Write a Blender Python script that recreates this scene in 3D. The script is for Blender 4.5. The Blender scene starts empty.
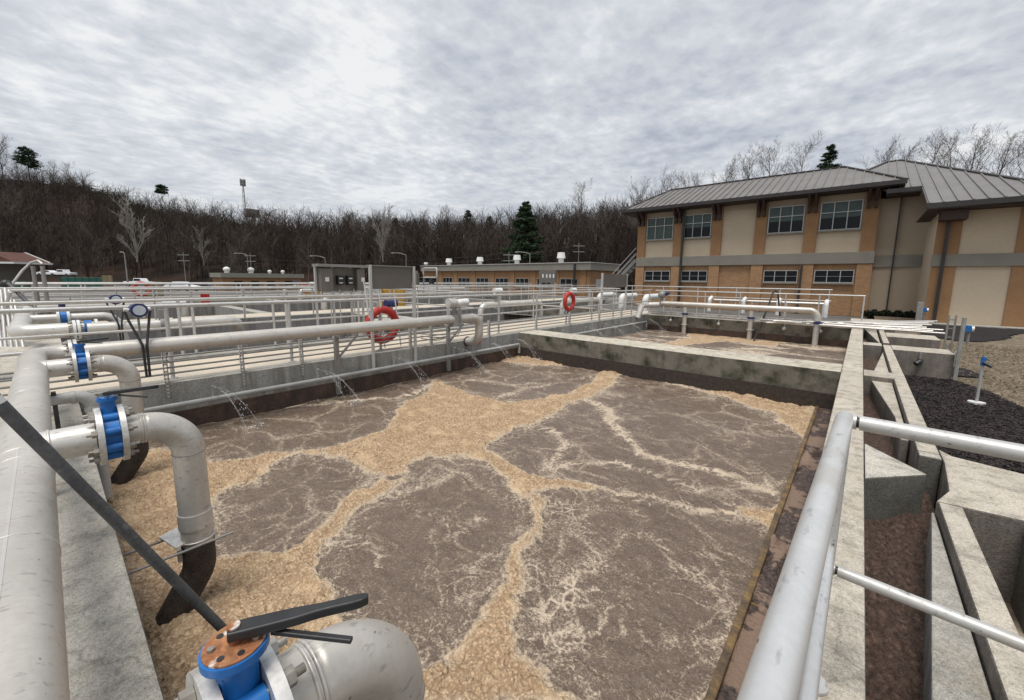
import bpy, math, random
import numpy as np
from mathutils import Vector, Matrix
R = math.radians
rng = random.Random(7)
nrg = np.random.default_rng(11)
S = bpy.context.scene
COL = S.collection
# ---------------------------------------------------------------- camera model (solved from the walls' vanishing points)
F, CX, CY, H = 402.0, 512.0, 334.0, 1.48
def _unit(v): v = np.array(v, float); return v / np.linalg.norm(v)
_A = _unit([862.5 - CX, CY - 283, -F]); _B = _unit([42 - CX, CY - 274, -F])
_m, _n = _unit(_A + _B), _unit(_A - _B)
_A, _B = (_m + _n) / math.sqrt(2), (_m - _n) / math.sqrt(2)
RM = np.array([-_B, _A, np.cross(-_B, _A)])
EYE = np.array([0, 0, H])
def ray(u, v): return RM @ np.array([(u - CX) / F, (CY - v) / F, -1.0])
def pz(u, v, z): d = ray(u, v); return EYE + d * (z - H) / d[2]
def px(u, v, x): d = ray(u, v); return EYE + d * x / d[0]
def py(u, v, y): d = ray(u, v); return EYE + d * y / d[1]
def pw(u, v, w): return EYE + w * ray(u, v)
def pplane(u, v, y0, z0, p):            # plane z = z0 + p*(y-y0)
    d = ray(u, v); t = (z0 + p * (0 - y0) - H) / (d[2] - p * d[1]); return EYE + d * t
cam = bpy.data.cameras.new('camera'); co = bpy.data.objects.new('camera', cam); COL.objects.link(co)
co.matrix_world = Matrix(RM.tolist()).to_4x4(); co.location = (0, 0, H)
cam.sensor_width = 36; cam.lens = F / 1024 * 36; cam.shift_y = -(350 - CY) / 1024
cam.clip_start = .02; cam.clip_end = 3000
S.camera = co
# ---------------------------------------------------------------- materials
def N(nt, t, **k):
    n = nt.nodes.new(t)
    for a, b in k.items():
        if a.startswith('i_'): n.inputs[a[2:].replace('_', ' ')].default_value = b
        else: setattr(n, a, b)
    return n
def ramp(nt, src, stops):
    r = nt.nodes.new('ShaderNodeValToRGB'); e = r.color_ramp.elements
    while len(e) < len(stops): e.new(.5)
    for q, (p, c) in zip(e, stops):
        q.position = p; q.color = (c, c, c, 1) if isinstance(c, (int, float)) else (*c, 1)
    nt.links.new(src, r.inputs[0]); return r.outputs[0]
def mixc(nt, f, a, b, mode='MIX'):
    m = nt.nodes.new('ShaderNodeMix'); m.data_type = 'RGBA'; m.blend_type = mode
    for s, i in ((f, 0), (a, 6), (b, 7)):
        if hasattr(s, 'links'): nt.links.new(s, m.inputs[i])
        elif i == 0: m.inputs[0].default_value = s
        else: m.inputs[i].default_value = (*s, 1)
    return m.outputs[2]
def mth(nt, op, a, b=None, c=None):
    m = nt.nodes.new('ShaderNodeMath'); m.operation = op
    for i, s in enumerate((a, b, c)):
        if s is None: continue
        if hasattr(s, 'links'): nt.links.new(s, m.inputs[i])
        else: m.inputs[i].default_value = s
    return m.outputs[0]
def newmat(name):
    m = bpy.data.materials.new(name); m.use_nodes = True; nt = m.node_tree
    b = nt.nodes['Principled BSDF']; tc = nt.nodes.new('ShaderNodeTexCoord')
    return m, nt, b, tc.outputs['Object']
def noise(nt, vec, scale, detail=3, rough=.55, stretch=None, dist=0):
    if stretch:
        mp = nt.nodes.new('ShaderNodeMapping'); mp.inputs['Scale'].default_value = stretch
        nt.links.new(vec, mp.inputs[0]); vec = mp.outputs[0]
    n = nt.nodes.new('ShaderNodeTexNoise'); nt.links.new(vec, n.inputs['Vector'])
    n.inputs['Scale'].default_value = scale; n.inputs['Detail'].default_value = detail
    n.inputs['Roughness'].default_value = rough; n.inputs['Distortion'].default_value = dist
    return n.outputs['Fac']
def bumpn(nt, b, h, strength, dist=.01):
    u = nt.nodes.new('ShaderNodeBump'); u.inputs['Strength'].default_value = strength
    u.inputs['Distance'].default_value = dist
    nt.links.new(h, u.inputs['Height']); nt.links.new(u.outputs[0], b.inputs['Normal'])
def M(name, c1, c2=None, scale=4, rough=.8, metal=0, fine=None, fscale=60, bump=0, bdist=.005, stretch=None, spots=None, sscale=20, sth=(.66, .72), spec=.5):
    m, nt, b, v = newmat(name)
    if c2 is None: c2 = tuple(x * .8 for x in c1)
    f = noise(nt, v, scale, 4, stretch=stretch); f = ramp(nt, f, [(.35, 0.), (.65, 1.)])
    c = mixc(nt, f, c1, c2)
    if fine:
        g = noise(nt, v, fscale, 2); g = ramp(nt, g, [(.3, 1 - fine), (.7, 1 + fine * .0)])
        c = mixc(nt, 1.0, c, g, 'MULTIPLY')
    if spots:
        s = noise(nt, v, sscale, 2); s = ramp(nt, s, [(sth[0], 0.), (sth[1], 1.)]); c = mixc(nt, s, c, spots)
    nt.links.new(c, b.inputs['Base Color'])
    b.inputs['Roughness'].default_value = rough; b.inputs['Metallic'].default_value = metal
    b.inputs['Specular IOR Level'].default_value = spec
    if bump: bumpn(nt, b, noise(nt, v, fscale, 4), bump, bdist)
    return m
def concrete(name, top, side, dark, algae=0., seed=0, st=.9):
    m, nt, b, v = newmat(name)
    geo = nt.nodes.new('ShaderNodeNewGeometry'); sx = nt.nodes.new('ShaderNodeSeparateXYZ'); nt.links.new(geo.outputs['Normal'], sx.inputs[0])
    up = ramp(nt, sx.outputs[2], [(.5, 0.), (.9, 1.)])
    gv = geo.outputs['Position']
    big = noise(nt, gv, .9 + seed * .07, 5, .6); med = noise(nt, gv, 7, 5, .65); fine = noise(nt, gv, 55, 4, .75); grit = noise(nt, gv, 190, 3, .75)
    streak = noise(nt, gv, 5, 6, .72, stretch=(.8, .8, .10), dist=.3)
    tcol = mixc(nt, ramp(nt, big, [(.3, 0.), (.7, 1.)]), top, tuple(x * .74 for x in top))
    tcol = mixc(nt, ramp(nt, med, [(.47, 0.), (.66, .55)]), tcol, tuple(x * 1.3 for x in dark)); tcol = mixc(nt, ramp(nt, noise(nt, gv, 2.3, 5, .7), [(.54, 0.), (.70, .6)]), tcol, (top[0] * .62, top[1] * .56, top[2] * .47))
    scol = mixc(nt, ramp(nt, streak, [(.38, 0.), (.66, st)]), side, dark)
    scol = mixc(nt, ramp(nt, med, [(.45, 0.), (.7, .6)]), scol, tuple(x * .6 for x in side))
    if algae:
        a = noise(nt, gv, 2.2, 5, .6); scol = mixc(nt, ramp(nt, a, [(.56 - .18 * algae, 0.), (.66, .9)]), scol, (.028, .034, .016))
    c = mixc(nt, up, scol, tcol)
    c = mixc(nt, 1.0, c, ramp(nt, fine, [(.36, .72), (.6, 1.08)]), 'MULTIPLY')
    c = mixc(nt, 1.0, c, ramp(nt, grit, [(.40, .68), (.56, 1.08)]), 'MULTIPLY')
    pit = nt.nodes.new('ShaderNodeTexVoronoi'); pit.inputs['Scale'].default_value = 48; nt.links.new(gv, pit.inputs['Vector'])
    pm = mth(nt, 'MULTIPLY', ramp(nt, pit.outputs['Distance'], [(.10, 1.), (.22, 0.)]), ramp(nt, med, [(.48, 0.), (.6, .8)])); c = mixc(nt, pm, c, tuple(x * .5 for x in dark))
    vo = nt.nodes.new('ShaderNodeTexVoronoi'); vo.feature = 'DISTANCE_TO_EDGE'; vo.inputs['Scale'].default_value = .35
    wv = nt.nodes.new('ShaderNodeVectorMath'); wv.operation = 'MULTIPLY_ADD'
    wn = nt.nodes.new('ShaderNodeTexNoise'); wn.inputs['Scale'].default_value = 4; wn.inputs['Detail'].default_value = 4; nt.links.new(gv, wn.inputs['Vector'])
    nt.links.new(wn.outputs['Color'], wv.inputs[0]); wv.inputs[1].default_value = (.35,) * 3; nt.links.new(gv, wv.inputs[2]); nt.links.new(wv.outputs[0], vo.inputs['Vector'])
    crack = ramp(nt, vo.outputs['Distance'], [(.0, .35), (.0010, 0.)]); c = mixc(nt, crack, c, tuple(x * .35 for x in dark))
    nt.links.new(c, b.inputs['Base Color']); b.inputs['Roughness'].default_value = .92; b.inputs['Specular IOR Level'].default_value = .25
    h = mth(nt, 'ADD', mth(nt, 'MULTIPLY', med, 1.2), mth(nt, 'ADD', fine, mth(nt, 'MULTIPLY', grit, .5)))
    bumpn(nt, b, h, .7, .009)
    return m
def steel(name, base, rough=.45, metal=.35, mark=(.1, .09, .08)):
    m, nt, b, v = newmat(name)
    big = noise(nt, v, 2.5, 4); fine = noise(nt, v, 45, 3, .6); sp = noise(nt, v, 44, 2, .5); scr = noise(nt, v, 26, 3, .6, stretch=(1.6, .5, 1.6)); drip = noise(nt, v, 4, 4, .6)
    c = mixc(nt, ramp(nt, big, [(.3, 0.), (.7, 1.)]), base, tuple(x * .78 for x in base))
    c = mixc(nt, ramp(nt, fine, [(.35, 0.), (.7, .3)]), c, tuple(x * .55 for x in base))
    c = mixc(nt, ramp(nt, scr, [(.60, 0.), (.68, .6)]), c, tuple(x * .45 for x in base))
    c = mixc(nt, ramp(nt, drip, [(.56, 0.), (.74, .5)]), c, (base[0] * .62, base[1] * .56, base[2] * .47))
    c = mixc(nt, ramp(nt, sp, [(.72, 0.), (.76, .8)]), c, mark)
    nt.links.new(c, b.inputs['Base Color']); b.inputs['Metallic'].default_value = metal
    nt.links.new(ramp(nt, fine, [(.3, rough - .08), (.7, rough + .14)]), b.inputs['Roughness'])
    bumpn(nt, b, fine, .12, .002)
    return m
MT = {}
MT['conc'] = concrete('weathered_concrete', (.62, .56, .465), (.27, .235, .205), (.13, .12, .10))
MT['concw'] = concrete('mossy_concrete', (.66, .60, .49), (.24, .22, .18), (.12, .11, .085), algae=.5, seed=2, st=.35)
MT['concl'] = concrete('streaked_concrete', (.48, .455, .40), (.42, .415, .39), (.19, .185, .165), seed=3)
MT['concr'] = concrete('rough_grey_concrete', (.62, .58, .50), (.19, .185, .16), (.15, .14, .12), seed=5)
MT['walk'] = M('walkway_concrete', (.62, .53, .41), (.50, .44, .36), 1.3, .9, fine=.25, fscale=40, bump=.3)
MT['sludgewall'] = M('sludge_coated_wall', (.115, .066, .046), (.05, .034, .025), 6, .7, fine=.4, bump=.8, bdist=.01, fscale=30, stretch=(1, 1, .5))
MT['steel'] = steel('dull_stainless_steel', (.66, .625, .565), .42, .5)
MT['steelw'] = steel('bright_stainless_steel', (.72, .69, .64), .38, .5)
MT['galv'] = steel('galvanised_rail', (.60, .59, .565), .42, .35)
MT['galvn'] = steel('brushed_aluminium_rail', (.70, .70, .69), .38, .45, (.04, .04, .05))
MT['galvd'] = steel('dull_galvanised_steel', (.30, .29, .275), .55, .3)
MT['flange'] = M('machined_flange', (.80, .78, .75), (.58, .56, .52), 12, .38, .5, fine=.3)
MT['bolt'] = M('zinc_bolt', (.52, .50, .46), (.3, .27, .22), 30, .42, .5, fine=.4)
MT['blue'] = M('blue_valve_enamel', (.012, .155, .46), (.01, .10, .33), 14, .38, spots=(.20, .17, .10), sscale=22, sth=(.66, .78))
MT['rust'] = M('rusted_plate', (.30, .10, .035), (.42, .20, .09), 28, .85, fine=.5, fscale=90, bump=.6, spots=(.55, .50, .45), sscale=34, sth=(.60, .70))
MT['black'] = M('black_plastic', (.014, .014, .015), (.028, .028, .03), 8, .45, bump=.1)
MT['hose'] = M('dark_grey_pole_plastic', (.115, .117, .12), (.07, .072, .075), 6, .6, fine=.35, fscale=60, spots=(.14, .14, .14), sscale=18)
MT['wetpipe_wallshade'] = M('sludge_pipe_and_wall_shade', (.040, .028, .022), (.075, .055, .042), 14, .75, fine=.5, fscale=90, bump=1., bdist=.01)  # sludge on the pipes; also colours the painted shadow under the dividing wall
MT['pvc'] = M('grey_pvc', (.42, .425, .41), (.35, .35, .335), 5, .55, fine=.2)
MT['white'] = M('white_paint', (.72, .72, .70), (.6, .6, .58), 6, .5)
MT['navy'] = M('navy_enamel', (.02, .025, .12), (.015, .02, .08), 10, .35)
MT['glassdial'] = M('pale_dial', (.55, .60, .64), (.45, .5, .55), 10, .25)
MT['red'] = M('life_ring_red', (.50, .030, .022), (.40, .025, .02), 5, .55, fine=.2)
MT['ochre'] = M('ochre_fibreglass', (.25, .155, .06), (.09, .06, .035), 9, .5, fine=.4)
MT['brown'] = M('settled_sludge', (.105, .068, .05), (.055, .036, .028), 9, .55, fine=.5, fscale=40, bump=1., bdist=.03)
MT['signback'] = M('aluminium_panel_back', (.155, .14, .125), (.13, .12, .105), 2, .5, .15, fine=.1)
MT['cab'] = M('cabinet_grey', (.17, .155, .135), (.14, .125, .11), 4, .5, .2)
MT['brick'] = None
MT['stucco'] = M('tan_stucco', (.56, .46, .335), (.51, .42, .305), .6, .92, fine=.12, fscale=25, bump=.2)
MT['stuccod'] = M('shaded_tan_stucco', (.46, .37, .27), (.42, .34, .25), .6, .92, fine=.12, fscale=25, bump=.2)  # darker copy of the tan stucco, eave and recess shade in its colour
MT['orange'] = M('orange_stucco_pilaster', (.34, .19, .09), (.29, .16, .078), 1.2, .9, fine=.2, fscale=20, bump=.2)
MT['band'] = M('precast_band', (.27, .25, .21), (.235, .22, .185), 1.2, .9, fine=.2)
MT['timber'] = M('dark_timber', (.05, .028, .02), (.035, .02, .015), 5, .7, stretch=(3, 3, .6))
MT['gutter'] = M('dark_bronze_metal', (.045, .04, .038), (.035, .03, .03), 3, .5, .3)
MT['roof'] = M('standing_seam_metal', (.205, .192, .178), (.175, .163, .152), .9, .5, .2, fine=.12, fscale=8)
MT['winframe'] = M('aluminium_window_frame', (.46, .46, .45), (.40, .40, .39), 3, .45, .3)
MT['blind'] = M('green_tinted_blind', (.075, .105, .092), (.06, .088, .078), 2, .15, spec=.25)
MT['pane'] = M('dark_window_glass', (.006, .008, .010), (.009, .011, .013), 2, .12, spec=.22)
MT['grime'] = M('dark_recess', (.02, .018, .016), (.03, .026, .024), 3, .9)
MT['mulch'] = M('dark_mulch', (.020, .014, .013), (.010, .008, .008), 11, .95, fine=.6, fscale=26, bump=1., bdist=.05, spots=(.045, .032, .03), sscale=34, sth=(.60, .66))
MT['chip'] = M('bark_chip', (.034, .024, .021), (.014, .010, .010), 3, .9)
MT['grass'] = M('dormant_grass', (.215, .165, .11), (.145, .112, .075), 1.2, .95, fine=.45, fscale=14, bump=.8, bdist=.03, spots=(.25, .205, .15), sscale=6, sth=(.55, .7))
MT['straw'] = M('straw_blade', (.27, .21, .14), (.2, .16, .1), 2, .9)
MT['ground'] = M('plant_yard_gravel', (.16, .15, .14), (.11, .105, .095), .3, .95, fine=.3, fscale=3)
MT['hill'] = M('leaf_litter_hillside', (.034, .025, .020), (.022, .018, .014), .05, 1, fine=.5, fscale=.5, spots=(.045, .027, .020), sscale=.03, sth=(.52, .62), spec=.1)
MT['bark'] = M('winter_bark', (.062, .047, .038), (.040, .031, .026), .3, .95, spec=.1)
MT['barkl'] = M('grey_bark', (.125, .105, .088), (.09, .076, .066), .3, .95, spec=.1)
MT['syc'] = M('pale_sycamore_bark', (.30, .28, .25), (.20, .185, .165), .5, .9, spec=.2)
MT['pine'] = M('pine_needles', (.022, .040, .018), (.034, .055, .024), .8, .9, spec=.2)
MT['scrub'] = M('evergreen_scrub', (.020, .028, .013), (.03, .038, .018), .2, .95, spec=.1)
MT['shrub'] = M('clipped_hedge_leaf', (.014, .020, .011), (.022, .028, .015), 2, .9, spec=.2)
MT['carw'] = M('white_car_paint', (.75, .76, .77), (.7, .7, .72), 1, .3)
MT['carr'] = M('red_car_paint', (.20, .03, .03), (.16, .03, .03), 1, .35)
MT['card'] = M('dark_car_paint', (.03, .035, .045), (.025, .03, .04), 1, .3)
MT['green'] = M('green_container_paint', (.012, .085, .058), (.01, .06, .045), 1, .5)
MT['olive'] = M('tan_canvas', (.20, .155, .085), (.14, .12, .07), 2, .8)
MT['yellow'] = M('yellow_paint', (.42, .24, .03), (.35, .2, .03), 2, .6)
MT['shingle'] = M('grey_shingle_roof', (.10, .095, .09), (.07, .068, .065), 1, .9)
MT['redroof'] = M('red_brown_gable', (.11, .045, .032), (.08, .035, .026), 1, .9)
MT['mound'] = MT['grass']
def brickmat():
    m, nt, b, v = newmat('orange_brick')
    mp = nt.nodes.new('ShaderNodeMapping'); mp.inputs['Rotation'].default_value = (R(90), 0, 0)
    nt.links.new(v, mp.inputs[0])
    br = nt.nodes.new('ShaderNodeTexBrick'); nt.links.new(mp.outputs[0], br.inputs[0])
    br.inputs['Scale'].default_value = 1; br.inputs['Brick Width'].default_value = .24; br.inputs['Row Height'].default_value = .085; br.inputs['Mortar Size'].default_value = .007
    br.inputs['Color1'].default_value = (.36, .19, .085, 1); br.inputs['Color2'].default_value = (.27, .13, .06, 1); br.inputs['Mortar'].default_value = (.34, .27, .19, 1)
    f = noise(nt, v, 2.5, 3); c = mixc(nt, ramp(nt, f, [(.35, 0.), (.7, .35)]), br.outputs[0], (.44, .28, .14))
    nt.links.new(c, b.inputs['Base Color']); b.inputs['Roughness'].default_value = .9
    return m
MT['brick'] = brickmat()
# ---------------------------------------------------------------- mesh builder
class MB:
    def __init__(s): s.v = []; s.f = []; s.sm = []
    def add(s, vs, fs, smooth=False):
        o = len(s.v); s.v += [tuple(map(float, p)) for p in vs]; s.f += [tuple(i + o for i in f) for f in fs]; s.sm += [smooth] * len(fs); return s
    def box(s, x0, x1, y0, y1, z0, z1):
        v = [(x, y, z) for z in (z0, z1) for y in (y0, y1) for x in (x0, x1)]
        return s.add(v, [(0, 2, 3, 1), (4, 5, 7, 6), (0, 1, 5, 4), (2, 6, 7, 3), (0, 4, 6, 2), (1, 3, 7, 5)])
    def prism(s, pts, z0, z1):
        a = sum(pts[i][0] * pts[(i + 1) % len(pts)][1] - pts[(i + 1) % len(pts)][0] * pts[i][1] for i in range(len(pts)))
        if a < 0: pts = pts[::-1]
        n = len(pts); v = [(p[0], p[1], z0) for p in pts] + [(p[0], p[1], z1) for p in pts]
        return s.add(v, [tuple(range(n - 1, -1, -1)), tuple(range(n, 2 * n))] + [(i, (i + 1) % n, n + (i + 1) % n, n + i) for i in range(n)])
    def beam(s, a, b, w, h, up=(0, 0, 1)):
        a, b = np.array(a, float), np.array(b, float); d = _unit(b - a); u = np.array(up, float)
        if abs(d @ u) > .95: u = np.array([1., 0, 0])
        x = _unit(np.cross(d, u)); y = np.cross(x, d)
        v = [p + x * i * w / 2 + y * j * h / 2 for p in (a, b) for i, j in ((-1, -1), (1, -1), (1, 1), (-1, 1))]
        return s.add(v, [(0, 1, 2, 3), (7, 6, 5, 4), (0, 4, 5, 1), (1, 5, 6, 2), (2, 6, 7, 3), (3, 7, 4, 0)])
    def tube(s, path, r, n=16, cap=True, smooth=True):
        P = [np.array(p, float) for p in path]
        rs = r if hasattr(r, '__len__') else [r] * len(P)
        T = [_unit(P[min(i + 1, len(P) - 1)] - P[max(i - 1, 0)]) for i in range(len(P))]
        u = np.cross(T[0], [0, 0, 1.]); u = _unit(u) if np.linalg.norm(u) > .05 else np.array([1., 0, 0])
        vs = []; m = len(P)
        for i in range(m):
            u = _unit(u - T[i] * (u @ T[i])); w = np.cross(T[i], u)
            for k in range(n):
                a = 2 * math.pi * k / n; vs.append(P[i] + (u * math.cos(a) + w * math.sin(a)) * rs[i])
        fs = [(i * n + k, i * n + (k + 1) % n, (i + 1) * n + (k + 1) % n, (i + 1) * n + k) for i in range(m - 1) for k in range(n)]
        s.add(vs, fs, smooth)
        if cap:
            s.add(vs[:n], [tuple(range(n - 1, -1, -1))]); s.add(vs[-n:], [tuple(range(n))])
        return s
    def cyl(s, a, b, r, n=16, r2=None, smooth=True): return s.tube([a, b], [r, r if r2 is None else r2], n, True, smooth)
    def torus(s, c, ax, r0, r1, n=28, k=10):
        ax = _unit(ax); u = np.cross(ax, [0, 0, 1.]); u = _unit(u) if np.linalg.norm(u) > .05 else np.array([1., 0, 0]); w = np.cross(ax, u); c = np.array(c)
        vs = []
        for i in range(n):
            a = 2 * math.pi * i / n; d = u * math.cos(a) + w * math.sin(a)
            for j in range(k):
                t = 2 * math.pi * j / k; vs.append(c + d * (r0 + r1 * math.cos(t)) + ax * r1 * math.sin(t))
        return s.add(vs, [(i * k + j, ((i + 1) % n) * k + j, ((i + 1) % n) * k + (j + 1) % k, i * k + (j + 1) % k) for i in range(n) for j in range(k)], True)
    def sphere(s, c, r, n=12, m=8, sc=(1, 1, 1)):
        vs = []; 
        for i in range(m + 1):
            p = math.pi * i / m
            for k in range(n): a = 2 * math.pi * k / n; vs.append((c[0] + r * sc[0] * math.sin(p) * math.cos(a), c[1] + r * sc[1] * math.sin(p) * math.sin(a), c[2] + r * sc[2] * math.cos(p)))
        return s.add(vs, [(i * n + k, (i + 1) * n + k, (i + 1) * n + (k + 1) % n, i * n + (k + 1) % n) for i in range(m) for k in range(n)], True)
    def build(s, name, mat, parent=None, origin=None, bevel=0):
        o0 = origin if origin is not None else (parent_world(parent) if parent else (0, 0, 0))
        me = bpy.data.meshes.new(name)
        v = np.array(s.v, float).reshape(-1, 3) - np.array(o0)
        me.from_pydata(v.tolist(), [], s.f); me.polygons.foreach_set('use_smooth', s.sm)
        me.materials.append(MT[mat] if isinstance(mat, str) else mat); me.update()
        o = bpy.data.objects.new(name, me); COL.objects.link(o)
        if parent: o.parent = parent; o['_o'] = list(map(float, o0))
        else: o.location = o0
        if bevel:
            b = o.modifiers.new('bevel', 'BEVEL'); b.width = bevel; b.segments = 2; b.limit_method = 'ANGLE'; b.angle_limit = R(40)
        return o
def parent_world(p):
    w = Vector((0, 0, 0))
    while p: w += p.location; p = p.parent
    return tuple(w)
def arc(pts, Rr, n=8):
    """polyline with each inner corner rounded by radius Rr"""
    P = [np.array(p, float) for p in pts]; out = [P[0]]
    for i in range(1, len(P) - 1):
        a, b = _unit(P[i - 1] - P[i]), _unit(P[i + 1] - P[i]); ang = math.acos(max(-1, min(1, float(a @ b))))
        t = Rr / math.tan(ang / 2); c = P[i] + _unit(a + b) * Rr / math.sin(ang / 2)
        s, e = P[i] + a * t - c, P[i] + b * t - c; tot = math.pi - ang
        for k in range(n + 1):
            f = k / n; out.append(c + (s * math.sin((1 - f) * tot) + e * math.sin(f * tot)) / math.sin(tot))
    out.append(P[-1]); return out
def tag(o, label, cat, group=None):
    o['label'] = label; o['category'] = cat
    if group: o['group'] = group
    return o
def thing(name, loc, label, cat, group=None):
    o = bpy.data.objects.new(name, None); o.empty_display_size = .2; COL.objects.link(o); o.location = tuple(map(float, loc)); return tag(o, label, cat, group)
def struct(o): o['kind'] = 'structure'; return o
def stuff(o, label=None, cat=None):
    o['kind'] = 'stuff'
    if label: tag(o, label, cat)
    return o
def dup(o, loc, label=None, rz=0, sc=None, group=None):
    c = o.copy(); COL.objects.link(c); c.location = tuple(map(float, loc)); c.rotation_euler = (0, 0, rz)
    if sc: c.scale = (sc,) * 3 if not hasattr(sc, '__len__') else sc
    if label: c['label'] = label
    if group: c['group'] = group
    for ch in list(o.children):
        d = ch.copy(); COL.objects.link(d); d.parent = c
        for g in list(ch.children): e = g.copy(); COL.objects.link(e); e.parent = d
    return c
# ---------------------------------------------------------------- value noise for meshes
_tab = nrg.random((256, 256))
def vn(x, y):
    xi, yi = np.floor(x).astype(int), np.floor(y).astype(int); fx, fy = x - xi, y - yi
    fx, fy = fx * fx * (3 - 2 * fx), fy * fy * (3 - 2 * fy); g = lambda a, b: _tab[a & 255, b & 255]
    return (g(xi, yi) * (1 - fx) + g(xi + 1, yi) * fx) * (1 - fy) + (g(xi, yi + 1) * (1 - fx) + g(xi + 1, yi + 1) * fx) * fy
def fbm(x, y, o=4):
    s = 0; a = .5; t = 0
    for i in range(o): s = s + a * vn(x * 2 ** i + 17.3 * i, y * 2 ** i + 9.1 * i); t += a; a *= .5
    return s / t
def grid(x0, x1, y0, y1, st, zf):
    nx, ny = int((x1 - x0) / st) + 1, int((y1 - y0) / st) + 1
    X, Y = np.meshgrid(np.linspace(x0, x1, nx), np.linspace(y0, y1, ny)); Z = zf(X, Y)
    v = np.stack([X, Y, Z], -1).reshape(-1, 3); i = np.arange(nx * ny).reshape(ny, nx)
    f = np.stack([i[:-1, :-1], i[:-1, 1:], i[1:, 1:], i[1:, :-1]], -1).reshape(-1, 4); return v, f, X, Y
def rawmesh(name, v, f, mat, smooth=True, parent=None):
    me = bpy.data.meshes.new(name); v = np.asarray(v, np.float32); f = np.asarray(f, np.int32); k = f.shape[1]
    me.vertices.add(len(v)); me.vertices.foreach_set('co', v.ravel()); me.loops.add(f.size); me.loops.foreach_set('vertex_index', f.ravel())
    me.polygons.add(len(f)); me.polygons.foreach_set('loop_start', np.arange(len(f), dtype=np.int32) * k)
    me.polygons.foreach_set('use_smooth', [smooth] * len(f)); me.update(calc_edges=True); me.validate()
    me.materials.append(MT[mat] if isinstance(mat, str) else mat)
    o = bpy.data.objects.new(name, me); COL.objects.link(o)
    if parent: o.parent = parent
    return o
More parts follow.
